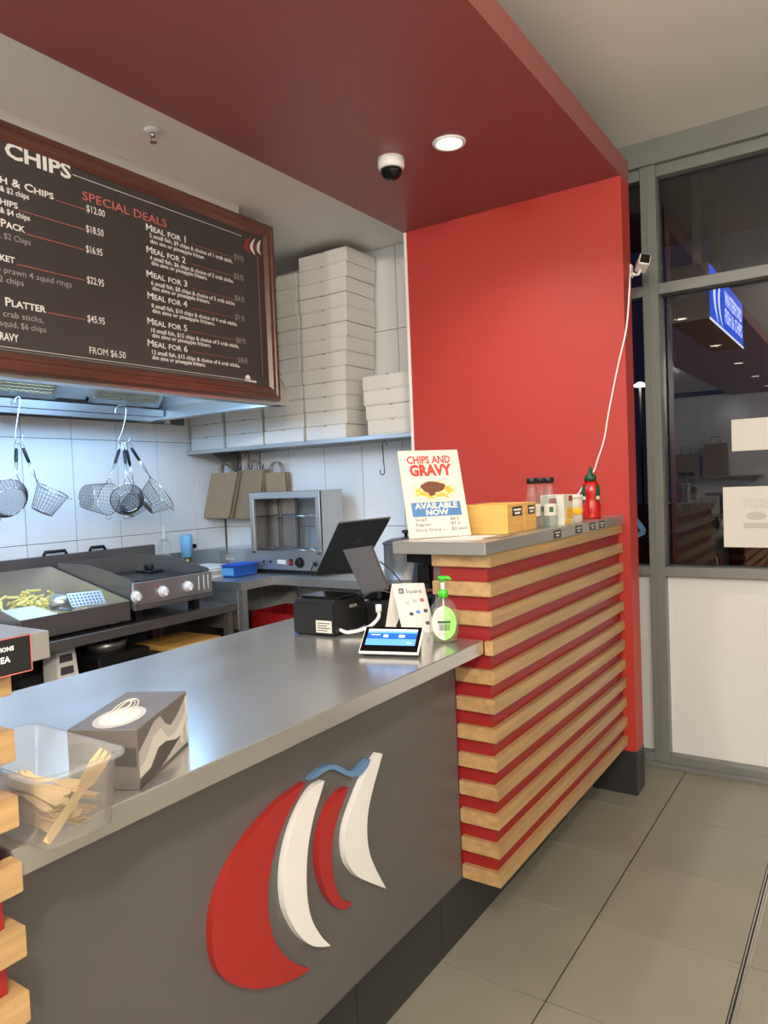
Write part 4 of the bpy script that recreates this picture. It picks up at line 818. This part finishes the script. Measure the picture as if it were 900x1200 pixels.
# tent card
tc_ = thing('tent_card', 'folded white tent card with payment logos behind the terminal', 'card', (-1.30, 2.05, CT))
L0 = Vector((-1.300, 2.02, CT)); R0 = Vector((-1.205, 2.07, CT)); of = Vector((-.048, .02, .158)); ap1 = L0+of; ap0 = R0+of
def quad_sheet(nm, p, th, m, par):
    p = [Vector(k) for k in p]; nrm = (p[1]-p[0]).cross(p[3]-p[0]).normalized(); bm = BM(); prism(bm, p, nrm*-th, tri=True); return obj(nm, bm, m, par), nrm
fs_, nrm = quad_sheet('front_leaf', [L0, R0, ap0, ap1], .001, 'paper', tc_)
quad_sheet('back_leaf', [ap1+Vector((-.001, .001, 0)), ap0+Vector((-.001, .001, 0)), R0+Vector((-.096, .04, 0)), L0+Vector((-.096, .04, 0))], .001, 'paper', tc_)
uu = (ap0-ap1).normalized(); vv = ((ap1+ap0)/2-(L0+R0)/2).normalized()
def onleaf(s, r): return L0.lerp(R0, s).lerp(ap1.lerp(ap0, s), r)
text('Square', onleaf(.38, .80), uu, vv, 'black', tc_, w=.052, h=.013, lift=.001)
def leafbox(s, r, wd, h, m, nm):
    o_ = onleaf(s, r)+nrm*.0006; bm = BM(); vs = [bm.verts.new(o_+uu*a+vv*b) for a, b in ((0, 0), (wd, 0), (wd, h), (0, h))]; bm.faces.new(vs); obj(nm, bm, m, tc_)
leafbox(.16, .79, .016, .018, 'black', 'logo_square'); leafbox(.185, .81, .009, .010, 'paper', 'logo_square'); 
for s, r, m in ((.28, .56, 'glite'), (.52, .60, 'glite'), (.76, .62, 'emred'), (.34, .34, 'ink'), (.56, .38, 'blueb'), (.80, .40, 'ink'), (.78, .15, 'ink')): leafbox(s, r, .013, .011, m, 'payment_logo')
# sanitiser bottle
q = Vector((-1.105, 1.955, CT)); yaw_ = math.atan2(-q.y, -q.x)
t = thing('sanitiser_bottle', 'clear pump bottle with green pump and oval label beside oak slats', 'bottle', q, yaw_+math.pi/2)
bm = BM(); prof_ = [(.001, 0), (.032, 0), (.036, .006), (.044, .03), (.046, .06), (.045, .085), (.038, .11), (.024, .128), (.013, .135), (.013, .142)]
lathe(bm, prof_, (0, 0, 0), 32, 1, .62); obj('bottle_body', bm, 'bottle', t, local=True)
bm = BM(); lathe(bm, [(.001, .003), (.031, .003), (.040, .028), (.0405, .030), (.001, .030)], (0, 0, 0), 28, 1, .6); obj('gel', bm, 'gelm', t, local=True)
def on_bottle(a, z, o=.0008):
    r = None
    for (r0, z0_), (r1, z1_) in zip(prof_, prof_[1:]):
        if z0_ <= z <= z1_: r = r0+(r1-r0)*(z-z0_)/(z1_-z0_ + 1e-9)
    r += o; return Vector((r*math.sin(a), -r*.62*math.cos(a)-o, z))
def label_patch(nm, m, f, o, n=16):
    bm = BM(); rows = []
    for i in range(n+1):
        z = .010+.105*i/n; hw = math.sqrt(max(0, 1-((z-.0625)/.0528)**2))*.92
        a0, a1 = f(hw); rows.append([bm.verts.new(on_bottle(a0+(a1-a0)*k/8, z, o)) for k in range(9)])
    for A, B in zip(rows, rows[1:]):
        for k in range(8): bm.faces.new((A[k], A[k+1], B[k+1], B[k]))
    bmesh.ops.remove_doubles(bm, verts=bm.verts, dist=.00005); return obj(nm, bm, m, t, local=True)
label_patch('label', 'paper', lambda h: (-h, h), .0008); label_patch('label_green', 'lgreen', lambda h: (0, h), .0012)
def lab_bar(nm, m, a0, a1, z0_, z1_, o=.0018):
    bm = BM(); A = [bm.verts.new(on_bottle(a0+(a1-a0)*k/4, z0_, o)) for k in range(5)]; B = [bm.verts.new(on_bottle(a0+(a1-a0)*k/4, z1_, o)) for k in range(5)]
    for k in range(4): bm.faces.new((A[k], A[k+1], B[k+1], B[k]))
    obj(nm, bm, m, t, local=True)
lab_bar('label_band', 'dgreen', -.42, .42, .063, .070)
for k in range(9): lab_bar('barcode_bar', 'ink', -.34+k*.08, -.31+k*.08+(k % 3)*.01, .040, .060)
for k in range(6): lab_bar('label_print', 'glite', -.55+(k % 2)*.05, .5-(k % 3)*.08, .078+k*.0045, .0795+k*.0045)
for k in range(3): lab_bar('label_print', 'glite', -.42, .4-(k % 2)*.1, .026+k*.004, .0275+k*.004)
bm = BM(); lathe(bm, [(.016, .138), (.016, .158), (.013, .161), (.001, .161)], seg=24); obj('pump_collar', bm, 'green', t, local=True)
bm = BM(); lathe(bm, [(.007, .161), (.006, .186), (.001, .186)], seg=16); obj('pump_stem', bm, 'plastic', t, local=True)
bm = BM(); lathe(bm, [(.006, .184), (.010, .192), (.016, .198), (.015, .203), (.001, .205)], seg=20); tube(bm, [(0, -.005, .199), (.018, -.012, .199), (.026, -.014, .194)], [.006, .006, .004], 8); obj('pump_head', bm, 'green', t, local=True)
bm = BM(); tube(bm, [(0, 0, .012), (0, 0, .14)], .0025, 6); obj('dip_tube', bm, 'plastic', t, local=True)
# ================================================================== RAISED COUNTER OBJECTS
UT = 1.3175
yl_, yr_ = 2.06, 2.23; BLp = Vector((-.623*yl_, yl_, UT)); BRp = Vector((-.512*yr_, yr_, UT)); ud = (BRp-BLp); PW = ud.length; ud.normalize(); PH = PW*1.414
nn = Vector((ud.y, -ud.x, 0)); th = math.radians(18.5); vv = -nn*math.sin(th)+Vector((0, 0, math.cos(th))); fn = ud.cross(vv)
ps = thing('poster_stand', 'upright printed chips and gravy poster on the raised counter', 'poster', (BLp+BRp)/2)
def PQ(a, b, c=0.): return BLp+ud*(a*PW)+vv*(b*PH)+fn*c+Vector((0, 0, .0015))
def pq(nm, pts, c, m, th_=.0004):
    bm = BM(); prism(bm, [PQ(a, b, c) for a, b in pts], fn*th_); return obj(nm, bm, m, ps)
pq('panel', [(0, 0), (1, 0), (1, 1), (0, 1)], -.006, 'poster_fr', .006); pq('sheet', [(.05, .035), (.95, .035), (.95, .965), (.05, .965)], 0, 'paper')
bm = BM(); prism(bm, [PQ(.3, .9, -.0065), PQ(.7, .9, -.0065), PQ(.7, 0, -.0065)-fn*.11+Vector((0, 0, .035)), PQ(.3, 0, -.0065)-fn*.11+Vector((0, 0, .035))], -fn*.002); obj('easel_leg', bm, 'poster_fr', ps)
def ptxt(s, a, b, w_, h_, m, bold=0., c=.0009, vis=None): text(s, PQ(a, b, c), ud, vv, m, ps, w=w_*PW, h=h_*PH, bold=bold, lift=.0002)
ptxt('CHIPS AND', .13, .845, .72, .085, 'poster_r', .03); ptxt('GRAVY', .15, .705, .70, .12, 'poster_r', .05)
def ell(cx, cy, rx, ry, m, c, nm, n=28, wob=0.):
    pq(nm, [(cx+rx*math.cos(a)*(1+wob*math.sin(5*a)), cy+ry*math.sin(a)*(1+wob*math.cos(3*a))) for a in (2*math.pi*k/n for k in range(n))], c, m)
ell(.50, .525, .40, .13, 'plate', .0006, 'picture_plate'); ell(.50, .53, .37, .115, 'ghost', .0009, 'picture_plate_rim'); ell(.50, .53, .35, .106, 'plate', .0012, 'picture_plate_well')
random.seed(3)
for k in range(30):
    a = random.uniform(0, 6.28); r = random.uniform(.55, 1); cx, cy = .5+.29*r*math.cos(a), .53+.09*r*math.sin(a); an = random.uniform(-.6, .6); dx, dy = .055*math.cos(an), .030*math.sin(an)
    pq('picture_chip', [(cx-dx, cy-dy-.010), (cx+dx, cy+dy-.010), (cx+dx, cy+dy+.010), (cx-dx, cy-dy+.010)], .0014+k*.00004, 'chipy')
ell(.49, .565, .20, .065, 'gravy', .0030, 'picture_gravy', wob=.07); ell(.46, .50, .06, .035, 'gravy', .0031, 'picture_gravy', wob=.1)
pq('blue_banner', [(.10, .235), (.90, .235), (.90, .395), (.10, .395)], .0008, 'poster_b'); ptxt('AVAILABLE', .15, .325, .70, .06, 'paper', .04, .0014); ptxt('NOW', .32, .250, .37, .058, 'paper', .04, .0014)
for s, l, b in (('Small', '$6.5', .185), ('Regular', '$7.5', .130), ('Extra Gravy', '$2 each', .070)):
    ptxt(s, .13, b, .036*len(s), .034, 'ink'); ptxt('-', .56, b, .03, .03, 'ink'); ptxt(l, .70, b, .036*len(l), .034, 'ink')
random.seed(11)
# bamboo boxes
for k, (ya_, yb2, x0) in enumerate(((2.298, 2.44, -1.225), (2.446, 2.553, -1.225))):
    t = thing('bamboo_box', ['larger bamboo box with black tag beside the poster', 'smaller bamboo box with black tag next to the clear bottles'][k], 'box', ((x0-1.035)/2, (ya_+yb2)/2, UT))
    x1 = -1.037; h = .10
    for nm, a in (('front_side', (x1-.009, x1, ya_, yb2, UT, UT+h)), ('rear_side', (x0, x0+.009, ya_, yb2, UT, UT+h)), ('end_side', (x0+.009, x1-.009, ya_, ya_+.009, UT, UT+h)), ('end_side', (x0+.009, x1-.009, yb2-.009, yb2, UT, UT+h)), ('box_base', (x0+.009, x1-.009, ya_+.009, yb2-.009, UT, UT+.008))): bx(nm, 'bamboo', t, *a, .001)
    w_ = yb2-ya_; zt = UT+.066
    bx('tag', 'black', t, x1, x1+.0012, ya_+w_*.30, ya_+w_*.86, UT+.058, UT+.090); 
    bm = BM(); box(bm, x1+.0012, x1+.0016, ya_+w_*.36, ya_+w_*.80, UT+.076, UT+.083); box(bm, x1+.0012, x1+.0016, ya_+w_*.42, ya_+w_*.74, UT+.064, UT+.071); obj('tag_print', bm, 'cwhite', t)
bm = BM(); vs = None; prism(bm, [(-1.20, 2.02, UT), (-1.02, 2.05, UT), (-1.05, 2.24, UT), (-1.16, 2.20, UT)], (0, 0, .001)); tag(obj('flyer', bm, 'paper'), 'loose printed flyer lying in front of the poster', 'flyer')
bm = BM(); prism(bm, [(-1.04, 2.10, UT+.0012), (-.985, 2.13, UT+.0012), (-1.0, 2.28, UT+.0012), (-1.033, 2.27, UT+.0012)], (0, 0, .001)); tag(obj('menu_flyer', bm, 'kraft'), 'brown folded menu lying by the bamboo boxes', 'flyer')
# clear bottles
for k, (x, y) in enumerate(((-1.065, 2.588), (-1.015, 2.632), (-1.065, 2.678))):
    t = thing('vinegar_bottle', 'clear vinegar bottle with dark cap, %s of three' % ['nearest to the bamboo boxes', 'frontmost', 'furthest along the counter'][k], 'bottle', (x, y, UT), 0, 'clear vinegar bottles')
    bm = BM(); lathe(bm, [(.001, 0), (.029, 0), (.030, .01), (.030, .085), (.026, .10), (.020, .12), (.016, .15), (.016, .168)], (x, y, UT), 24); obj('bottle_body', bm, 'bottle', t)
    bm = BM(); lathe(bm, [(.001, .006), (.027, .006), (.027, .06), (.001, .06)], (x, y, UT), 20); obj('vinegar', bm, 'bottle', t)
    bm = BM(); lathe(bm, [(.019, .166), (.019, .186), (.017, .188), (.001, .188)], (x, y, UT), 20); obj('cap', bm, 'dgreen' if False else 'black', t)
    bm = BM(); n = 10
    A = [[bm.verts.new((x+.0308*math.cos(a), y+.0308*math.sin(a), UT+z)) for a in (-1.9+1.9*i/n for i in range(n+1))] for z in (.045, .090)]
    for i in range(n): bm.faces.new((A[0][i], A[0][i+1], A[1][i+1], A[1][i]))
    obj('label', bm, 'gcream', t)
    bm = BM(); A = [[bm.verts.new((x+.0312*math.cos(a), y+.0312*math.sin(a), UT+z)) for a in (-1.25+.5*i/4 for i in range(5))] for z in (.058, .078)]
    for i in range(4): bm.faces.new((A[0][i], A[0][i+1], A[1][i+1], A[1][i]))
    obj('label_mark', bm, 'dgreen', t)
# salt box and shaker
t = thing('salt_carton', 'white carton with yellow chip picture beside the clear bottles', 'carton', (-1.045, 2.80, UT))
bx('carton', 'paper', t, -1.095, -1.0, 2.745, 2.845, UT, UT+.118, .001)
bm = BM(); prism(bm, [(-1.0, 2.77+a, UT+b) for a, b in ((0, .02), (.06, .02), (.07, .05), (.055, .07), (.01, .065), (-.005, .04))], (.0006, 0, 0)); obj('printed_picture', bm, 'chipy', t)
bx('printed_logo', 'emred', t, -1.0, -.9994, 2.80, 2.84, UT+.092, UT+.112); bx('printed_logo', 'emred', t, -1.06, -1.03, 2.7444, 2.745, UT+.08, UT+.105); bx('printed_stripe', 'chipy', t, -1.0, -.9994, 2.75, 2.83, UT+.004, UT+.016)
t = thing('salt_shaker', 'small round salt tub with yellow label behind the carton', 'shaker', (-1.03, 2.95, UT))
bm = BM(); lathe(bm, [(.001, 0), (.033, 0), (.033, .095), (.030, .098), (.001, .098)], t.location, 24); obj('shaker_body', bm, 'gcream', t)
bm = BM(); lathe(bm, [(.034, .098), (.034, .112), (.001, .114)], t.location, 24); obj('shaker_lid', bm, 'paper', t)
bm = BM(); lathe(bm, [(.0336, .03), (.0336, .06)], t.location, 24); obj('label_band', bm, 'chipy', t)
# tomato sauce
q = Vector((-1.03, 3.167, UT))
t = thing('sauce_bottle', 'red tomato sauce squeeze bottle with green cap by red wall', 'bottle', q, math.atan2(-q.y, -q.x)+math.pi/2)
bm = BM(); sp = [(.001, 0), (.038, .001), (.041, .01), (.041, .055), (.036, .075), (.036, .095), (.040, .115), (.036, .145), (.028, .16), (.024, .168)]; lathe(bm, sp, seg=28, sx=1, sy=.72); obj('bottle_body', bm, 'sauce', t, local=True)
bm = BM(); lathe(bm, [(.026, .166), (.026, .186), (.022, .190), (.012, .196), (.008, .215), (.004, .228), (.001, .229)], seg=24); obj('cap', bm, 'dgreen', t, local=True)
def spatch(m, a0, a1, z0_, z1_, o, nm):
    bm = BM(); rows = []
    for i in range(9):
        z = z0_+(z1_-z0_)*i/8; r = .041
        for (r0, za), (r1, zb) in zip(sp, sp[1:]):
            if za <= z <= zb: r = r0+(r1-r0)*(z-za)/(zb-za)
        sk = 1-abs(i-4)/4*.45; am = (a0+a1)/2; hw = (a1-a0)/2*sk
        rows.append([bm.verts.new(((r+o)*math.sin(a), -(r+o)*.72*math.cos(a)-o*.3, z)) for a in (am-hw+2*hw*k/5 for k in range(6))])
    for A, B in zip(rows, rows[1:]):
        for k in range(5): bm.faces.new((A[k], A[k+1], B[k+1], B[k]))
    obj(nm, bm, m, t, local=True)
for s in (-1, 1):
    spatch('dgreen', s*.95-.42, s*.95+.42, .075, .150, .001, 'label'); spatch('paper', s*.95-.36, s*.95+.36, .085, .10, .0016, 'label_text')
# security camera and cable
q = P(739, 318, 0, -.9385)
t = thing('security_camera', 'small white security camera on the edge of the red wall', 'camera', q)
bm = BM(); box(bm, -.9388, -.930, q.y-.02, q.y+.02, q.z-.03, q.z+.03, .004, 2); obj('wall_plate', bm, 'plastic', t)
bm = BM(); tube(bm, spline([(-.931, q.y, q.z-.012), (-.915, q.y, q.z-.02), (-.900, q.y-.005, q.z-.018), (-.890, q.y-.01, q.z)], 5), .007, 8); obj('arm', bm, 'plastic', t)
m_ = Matrix.Translation((-.878, q.y-.015, q.z+.022)) @ Matrix.Rotation(math.radians(28), 4, 'Z') @ Matrix.Rotation(math.radians(-12), 4, 'X') @ Matrix.Rotation(math.radians(14), 4, 'Y')
bm = BM(); box(bm, -.026, .026, -.045, .045, -.026, .026, .009, 3, m_); obj('camera_body', bm, 'plastic', t)
bm = BM(); box(bm, -.021, .021, -.0465, -.0435, -.021, .021, .0012, 1, m_); obj('lens_face', bm, 'blackg', t)
cbl = [P(740, 320, 0, -.932)+Vector((0, -.005, 0)), P(738.5, 335, 0, -.935)]; 
pts = [(-.925, 3.50, 2.43), P(737.5, 342, 1, 3.43), P(734, 385, 1, 3.436), P(724, 430, 1, 3.436), P(713, 485, 1, 3.436), P(708, 515, 1, 3.436), P(700, 540, 1, 3.436), P(696, 552, 1, 3.436), P(686, 565, 1, 3.436), P(679, 577, 1, 3.434), P(672, 586, 1, 3.434), P(670, 600, 1, 3.43), P(671, 607, 1, 3.42)]
bm = BM(); tube(bm, spline([(-.930, q.y, q.z-.02), (-.928, 3.53, 2.455)]+pts, 6), .0042, 6); tag(obj('power_cable', bm, 'plastic'), 'white cable running down the red wall from security camera', 'cable')
# rear bench appliances by the red wall
t = thing('lidded_pot', 'grey steel pot with black lid knob on the bench behind tablet', 'pot', (-2.28, 3.62, .951))
bm = BM(); lathe(bm, [(.001, 0), (.13, 0), (.135, .01), (.135, .20), (.140, .205), (.001, .205)], t.location, 32); obj('pot_body', bm, 'steel', t)
bm = BM(); lathe(bm, [(.142, .205), (.140, .215), (.09, .235), (.001, .245)], t.location, 32); obj('pot_lid', bm, 'dsteel', t)
bm = BM(); lathe(bm, [(.010, .24), (.010, .262), (.024, .268), (.024, .282), (.001, .285)], t.location, 20); obj('lid_knob', bm, 'black', t)
t = thing('card_reader_dock', 'black scanner dock standing beside the raised steel counter', 'dock', (-1.55, 2.62, CT))
bx('dock_base', 'black', t, -1.66, -1.36, 2.48, 2.80, CT, CT+.05, .008)
bm = BM(); prism(bm, [(-1.62, 2.60, CT+.05), (-1.55, 2.60, CT+.05), (-1.57, 2.66, CT+.27), (-1.62, 2.66, CT+.27)], (0, .06, 0)); obj('scanner_neck', bm, 'black', t)
bm = BM(); prism(bm, [(-1.60, 2.54, CT+.22), (-1.46, 2.54, CT+.20), (-1.46, 2.54, CT+.16), (-1.60, 2.54, CT+.17)], (0, .09, 0)); obj('scanner_head', bm, 'blackg', t)
bm = BM(); prism(bm, [(-1.53, 2.5, CT+.06), (-1.47, 2.5, CT+.06), (-1.50, 2.54, CT+.16), (-1.55, 2.54, CT+.16)], (0, .02, 0)); obj('phone_handset', bm, 'blackg', t)
bm = BM(); tube(bm, spline([(-1.62, 2.47, CT+.055), (-1.52, 2.45, CT+.06), (-1.42, 2.47, CT+.075), (-1.36, 2.55, CT+.08)], 6), .006, 6); obj('orange_trim', bm, 'gravy', t)
t = thing('cash_drawer', 'dark box under the scanner dock beside the oak slats', 'box', (-1.33, 2.4, CT)); bx('drawer_body', 'black', t, -1.34, -1.20, 2.30, 2.75, CT, CT+.12, .006); bx('drawer_front', 'blackg', t, -1.335, -1.205, 2.295, 2.30, CT+.02, CT+.10)
# ================================================================== WINDOW PAPERS AND OUTSIDE
def sheet(x0px, y0px, x1px, y1px, label):
    a = P(x0px, y0px, 1, 3.921); b = P(x1px, y1px, 1, 3.921); x1 = a.x+.31
    t = thing('window_notice', label, 'paper', ((a.x+x1)/2, 3.921, b.z)); bx('sheet', 'paper', t, a.x, x1, 3.9195, 3.9215, b.z, a.z); return t, a, b, x1
t, a, b, x1 = sheet(857, 492, 857, 529, 'narrow blank white notice taped to the shop window')
t, a, b, x1 = sheet(847, 571, 847, 641, 'larger white notice with faint reversed print taped to window')
zc = (a.z+b.z)/2
for s, dz, h in (('CHIPS AND', .07, .018), ('GRAVY', .043, .022)):
    text(s, (a.x+.20, 3.9193, zc+dz), (-1, 0, 0), (0, 0, 1), 'ghost', t, w=.11, h=h, lift=-.0002)
bm = BM(); n = 24; prism(bm, [(a.x+.145+.045*math.cos(2*math.pi*k/n), 3.9195, zc+.005+.02*math.sin(2*math.pi*k/n)) for k in range(n)], (0, -.0003, 0)); obj('ghost_picture', bm, 'ghost', t); bx('ghost_banner', 'ghost', t, a.x+.09, a.x+.20, 3.9192, 3.9195, zc-.055, zc-.028)
bm = BM(); y_ = 3.9213; pts = [P(x, y, 1, y_) for x, y in ((742, 600), (757, 620), (756, 626), (742, 633), (742, 627), (751, 622), (742, 611))]; prism(bm, pts, (0, .0006, 0)); tag(obj('chevron_reflection', bm, 'emblue'), 'pale blue chevron decal painted on the narrow window pane', 'reflection')  # reflection of a sign in the glass, painted as a flat chevron
# outside
bm = BM(); box(bm, -14, 16, 3.98, 40, -.2, -.06); struct('floor_outside', bm, 'asphalt', 'dark asphalt outside the shop')
bm = BM(); box(bm, -14, 16, 4.06, 7.53, 3.70, 3.85); struct('ceiling_soffit', bm, 'soffit', 'grey awning soffit outside the window')
sg = thing('blade_sign', 'glowing blue hanging shop sign outside the window', 'sign', (-1.05, 6.2, 2.56))
bx('sign_box', 'alu', sg, -1.185, -.925, 5.5, 7.05, 2.56, 2.95, .004); bx('sign_face', 'signblue', sg, -.925, -.921, 5.515, 7.035, 2.575, 2.937)
bx('sign_edge', 'signwhite', sg, -.9245, -.919, 5.5, 7.05, 2.556, 2.570)
xf = -.9205
def arcp(y0_, bulge, wd, zlo=2.585, zhi=2.93):
    L_ = [(xf, y0_+bulge*4*(f-.5)**2-wd/2*(1-4*(f-.5)**2)-.004, zlo+(zhi-zlo)*f) for f in [k/14 for k in range(15)]]
    R_ = [(xf, y0_+bulge*4*(f-.5)**2+wd/2*(1-4*(f-.5)**2)+.004, zlo+(zhi-zlo)*f) for f in [k/14 for k in range(15)]]
    bm = BM(); prism(bm, L_+R_[::-1], (.001, 0, 0)); obj('sign_swoosh', bm, 'signwhite', sg)
arcp(5.68, .14, .07); arcp(5.86, .14, .06)
text('WATERFORD', (xf, 6.12, 2.765), Y, Z, 'signwhite', sg, w=.86, h=.105, bold=.015); text('FISH & CHIPS', (xf, 6.12, 2.635), Y, Z, 'signwhite', sg, w=.86, h=.105, bold=.015)
for yy in (5.85, 6.65):
    bx('post', 'soffit', sg, -1.085, -1.025, yy-.03, yy+.03, 2.95, 3.69); bx('mounting_plate', 'soffit', sg, -1.17, -.94, yy-.09, yy+.09, 3.68, 3.70)
t = thing('parked_car', 'dark parked car outside the window at night', 'car', (-.6, 8.6, -.06))
z0c = -.06
prof_ = [(-2.6, .35), (-2.55, .75), (-1.9, .92), (-1.55, .98), (-.85, 1.38), (-.3, 1.46), (.5, 1.44), (1.2, 1.05), (1.85, .98), (1.95, .6), (1.9, .35)]
bm = BM(); prism(bm, [(x, 7.8, z+z0c) for x, z in prof_], (0, 1.7, 0)); bmesh.ops.bevel(bm, geom=[e for e in bm.edges if e.calc_face_angle(0) > 1.0], offset=.06, segments=3, affect='EDGES'); obj('car_body', bm, 'carp', t)
bm = BM(); prism(bm, [(x, 7.79, z+z0c) for x, z in ((-1.35, 1.0), (-.82, 1.32), (-.3, 1.39), (-.05, 1.39), (-.05, 1.0))], (0, .02, 0)); obj('side_window', bm, 'cglass', t)
bm = BM(); prism(bm, [(x, 7.79, z+z0c) for x, z in ((.05, 1.0), (.05, 1.39), (.5, 1.36), (1.0, 1.05))], (0, .02, 0)); obj('side_window', bm, 'cglass', t)
bm = BM(); tube(bm, [(x, 7.785, z+z0c) for x, z in ((-1.42, .98), (-.84, 1.345), (-.3, 1.42), (.5, 1.39), (1.08, 1.03))], .012, 6); obj('window_trim', bm, 'chrome', t)
bx('wing_mirror', 'chrome', t, -1.22, -1.02, 7.62, 7.80, 1.0+z0c, 1.13+z0c, .03); bx('door_handle', 'chrome', t, -.25, -.05, 7.77, 7.80, .86+z0c, .89+z0c, .006)
for x in (-1.75, 1.2):
    for y in (7.79, 9.3):
        bm = BM(); cyl(bm, (x, y, .31+z0c), (x, y+.2, .31+z0c), .31, seg=28); wh = obj('wheel', bm, 'black', t)
        bm = BM(); cyl(bm, (x, y-.005, .31+z0c), (x, y+.02, .31+z0c), .19, seg=20); obj('hub_cap', bm, 'chrome', wh)
q = P(750, 451, 1, 22.)
t = thing('street_lamp', 'lit street lamp outside in the dark', 'street lamp', (q.x, 22, -.06))
bm = BM(); tube(bm, [(q.x, 22, -.06), (q.x, 22, q.z)], .035, 8); obj('pole', bm, 'alu', t); bm = BM(); lathe(bm, [(.001, -.05), (.16, -.05), (.18, 0), (.06, .07), (.001, .07)], (q.x, 22, q.z), 20); obj('lamp_head', bm, 'lamp', t)
# behind the camera (seen mirrored in the glass)
t = thing('bag_shelf', 'wall shelf holding brown carry bags at the far end', 'shelf', (-2.4, -6.45, 1.40)); bx('shelf_board', 'oak', t, -3.2, -1.6, -6.59, -6.3, 1.40, 1.43)
for k, x in enumerate((-2.85, -2.35)):
    t = thing('carry_bag', ['wider', 'narrower'][k]+' brown carry bag standing on the far shelf', 'bag', (x, -6.45, 1.43), 0, 'carry bags on the far shelf')
    wd = (.46, .40)[k]; h = (.42, .58)[k]; bm = BM(); prism(bm, [(x-wd/2, -6.52, 1.431), (x+wd/2, -6.52, 1.431), (x+wd/2-.01, -6.46, 1.431+h), (x-wd/2+.01, -6.46, 1.431+h)], (0, .12, 0)); obj('bag_body', bm, 'kraft', t)
    bm = BM(); tube(bm, spline([(x-.08, -6.40, 1.42+h), (x-.07, -6.40, 1.54+h), (x+.07, -6.40, 1.54+h), (x+.08, -6.40, 1.42+h)], 5), .008, 6); obj('bag_handle', bm, 'kraft', t)
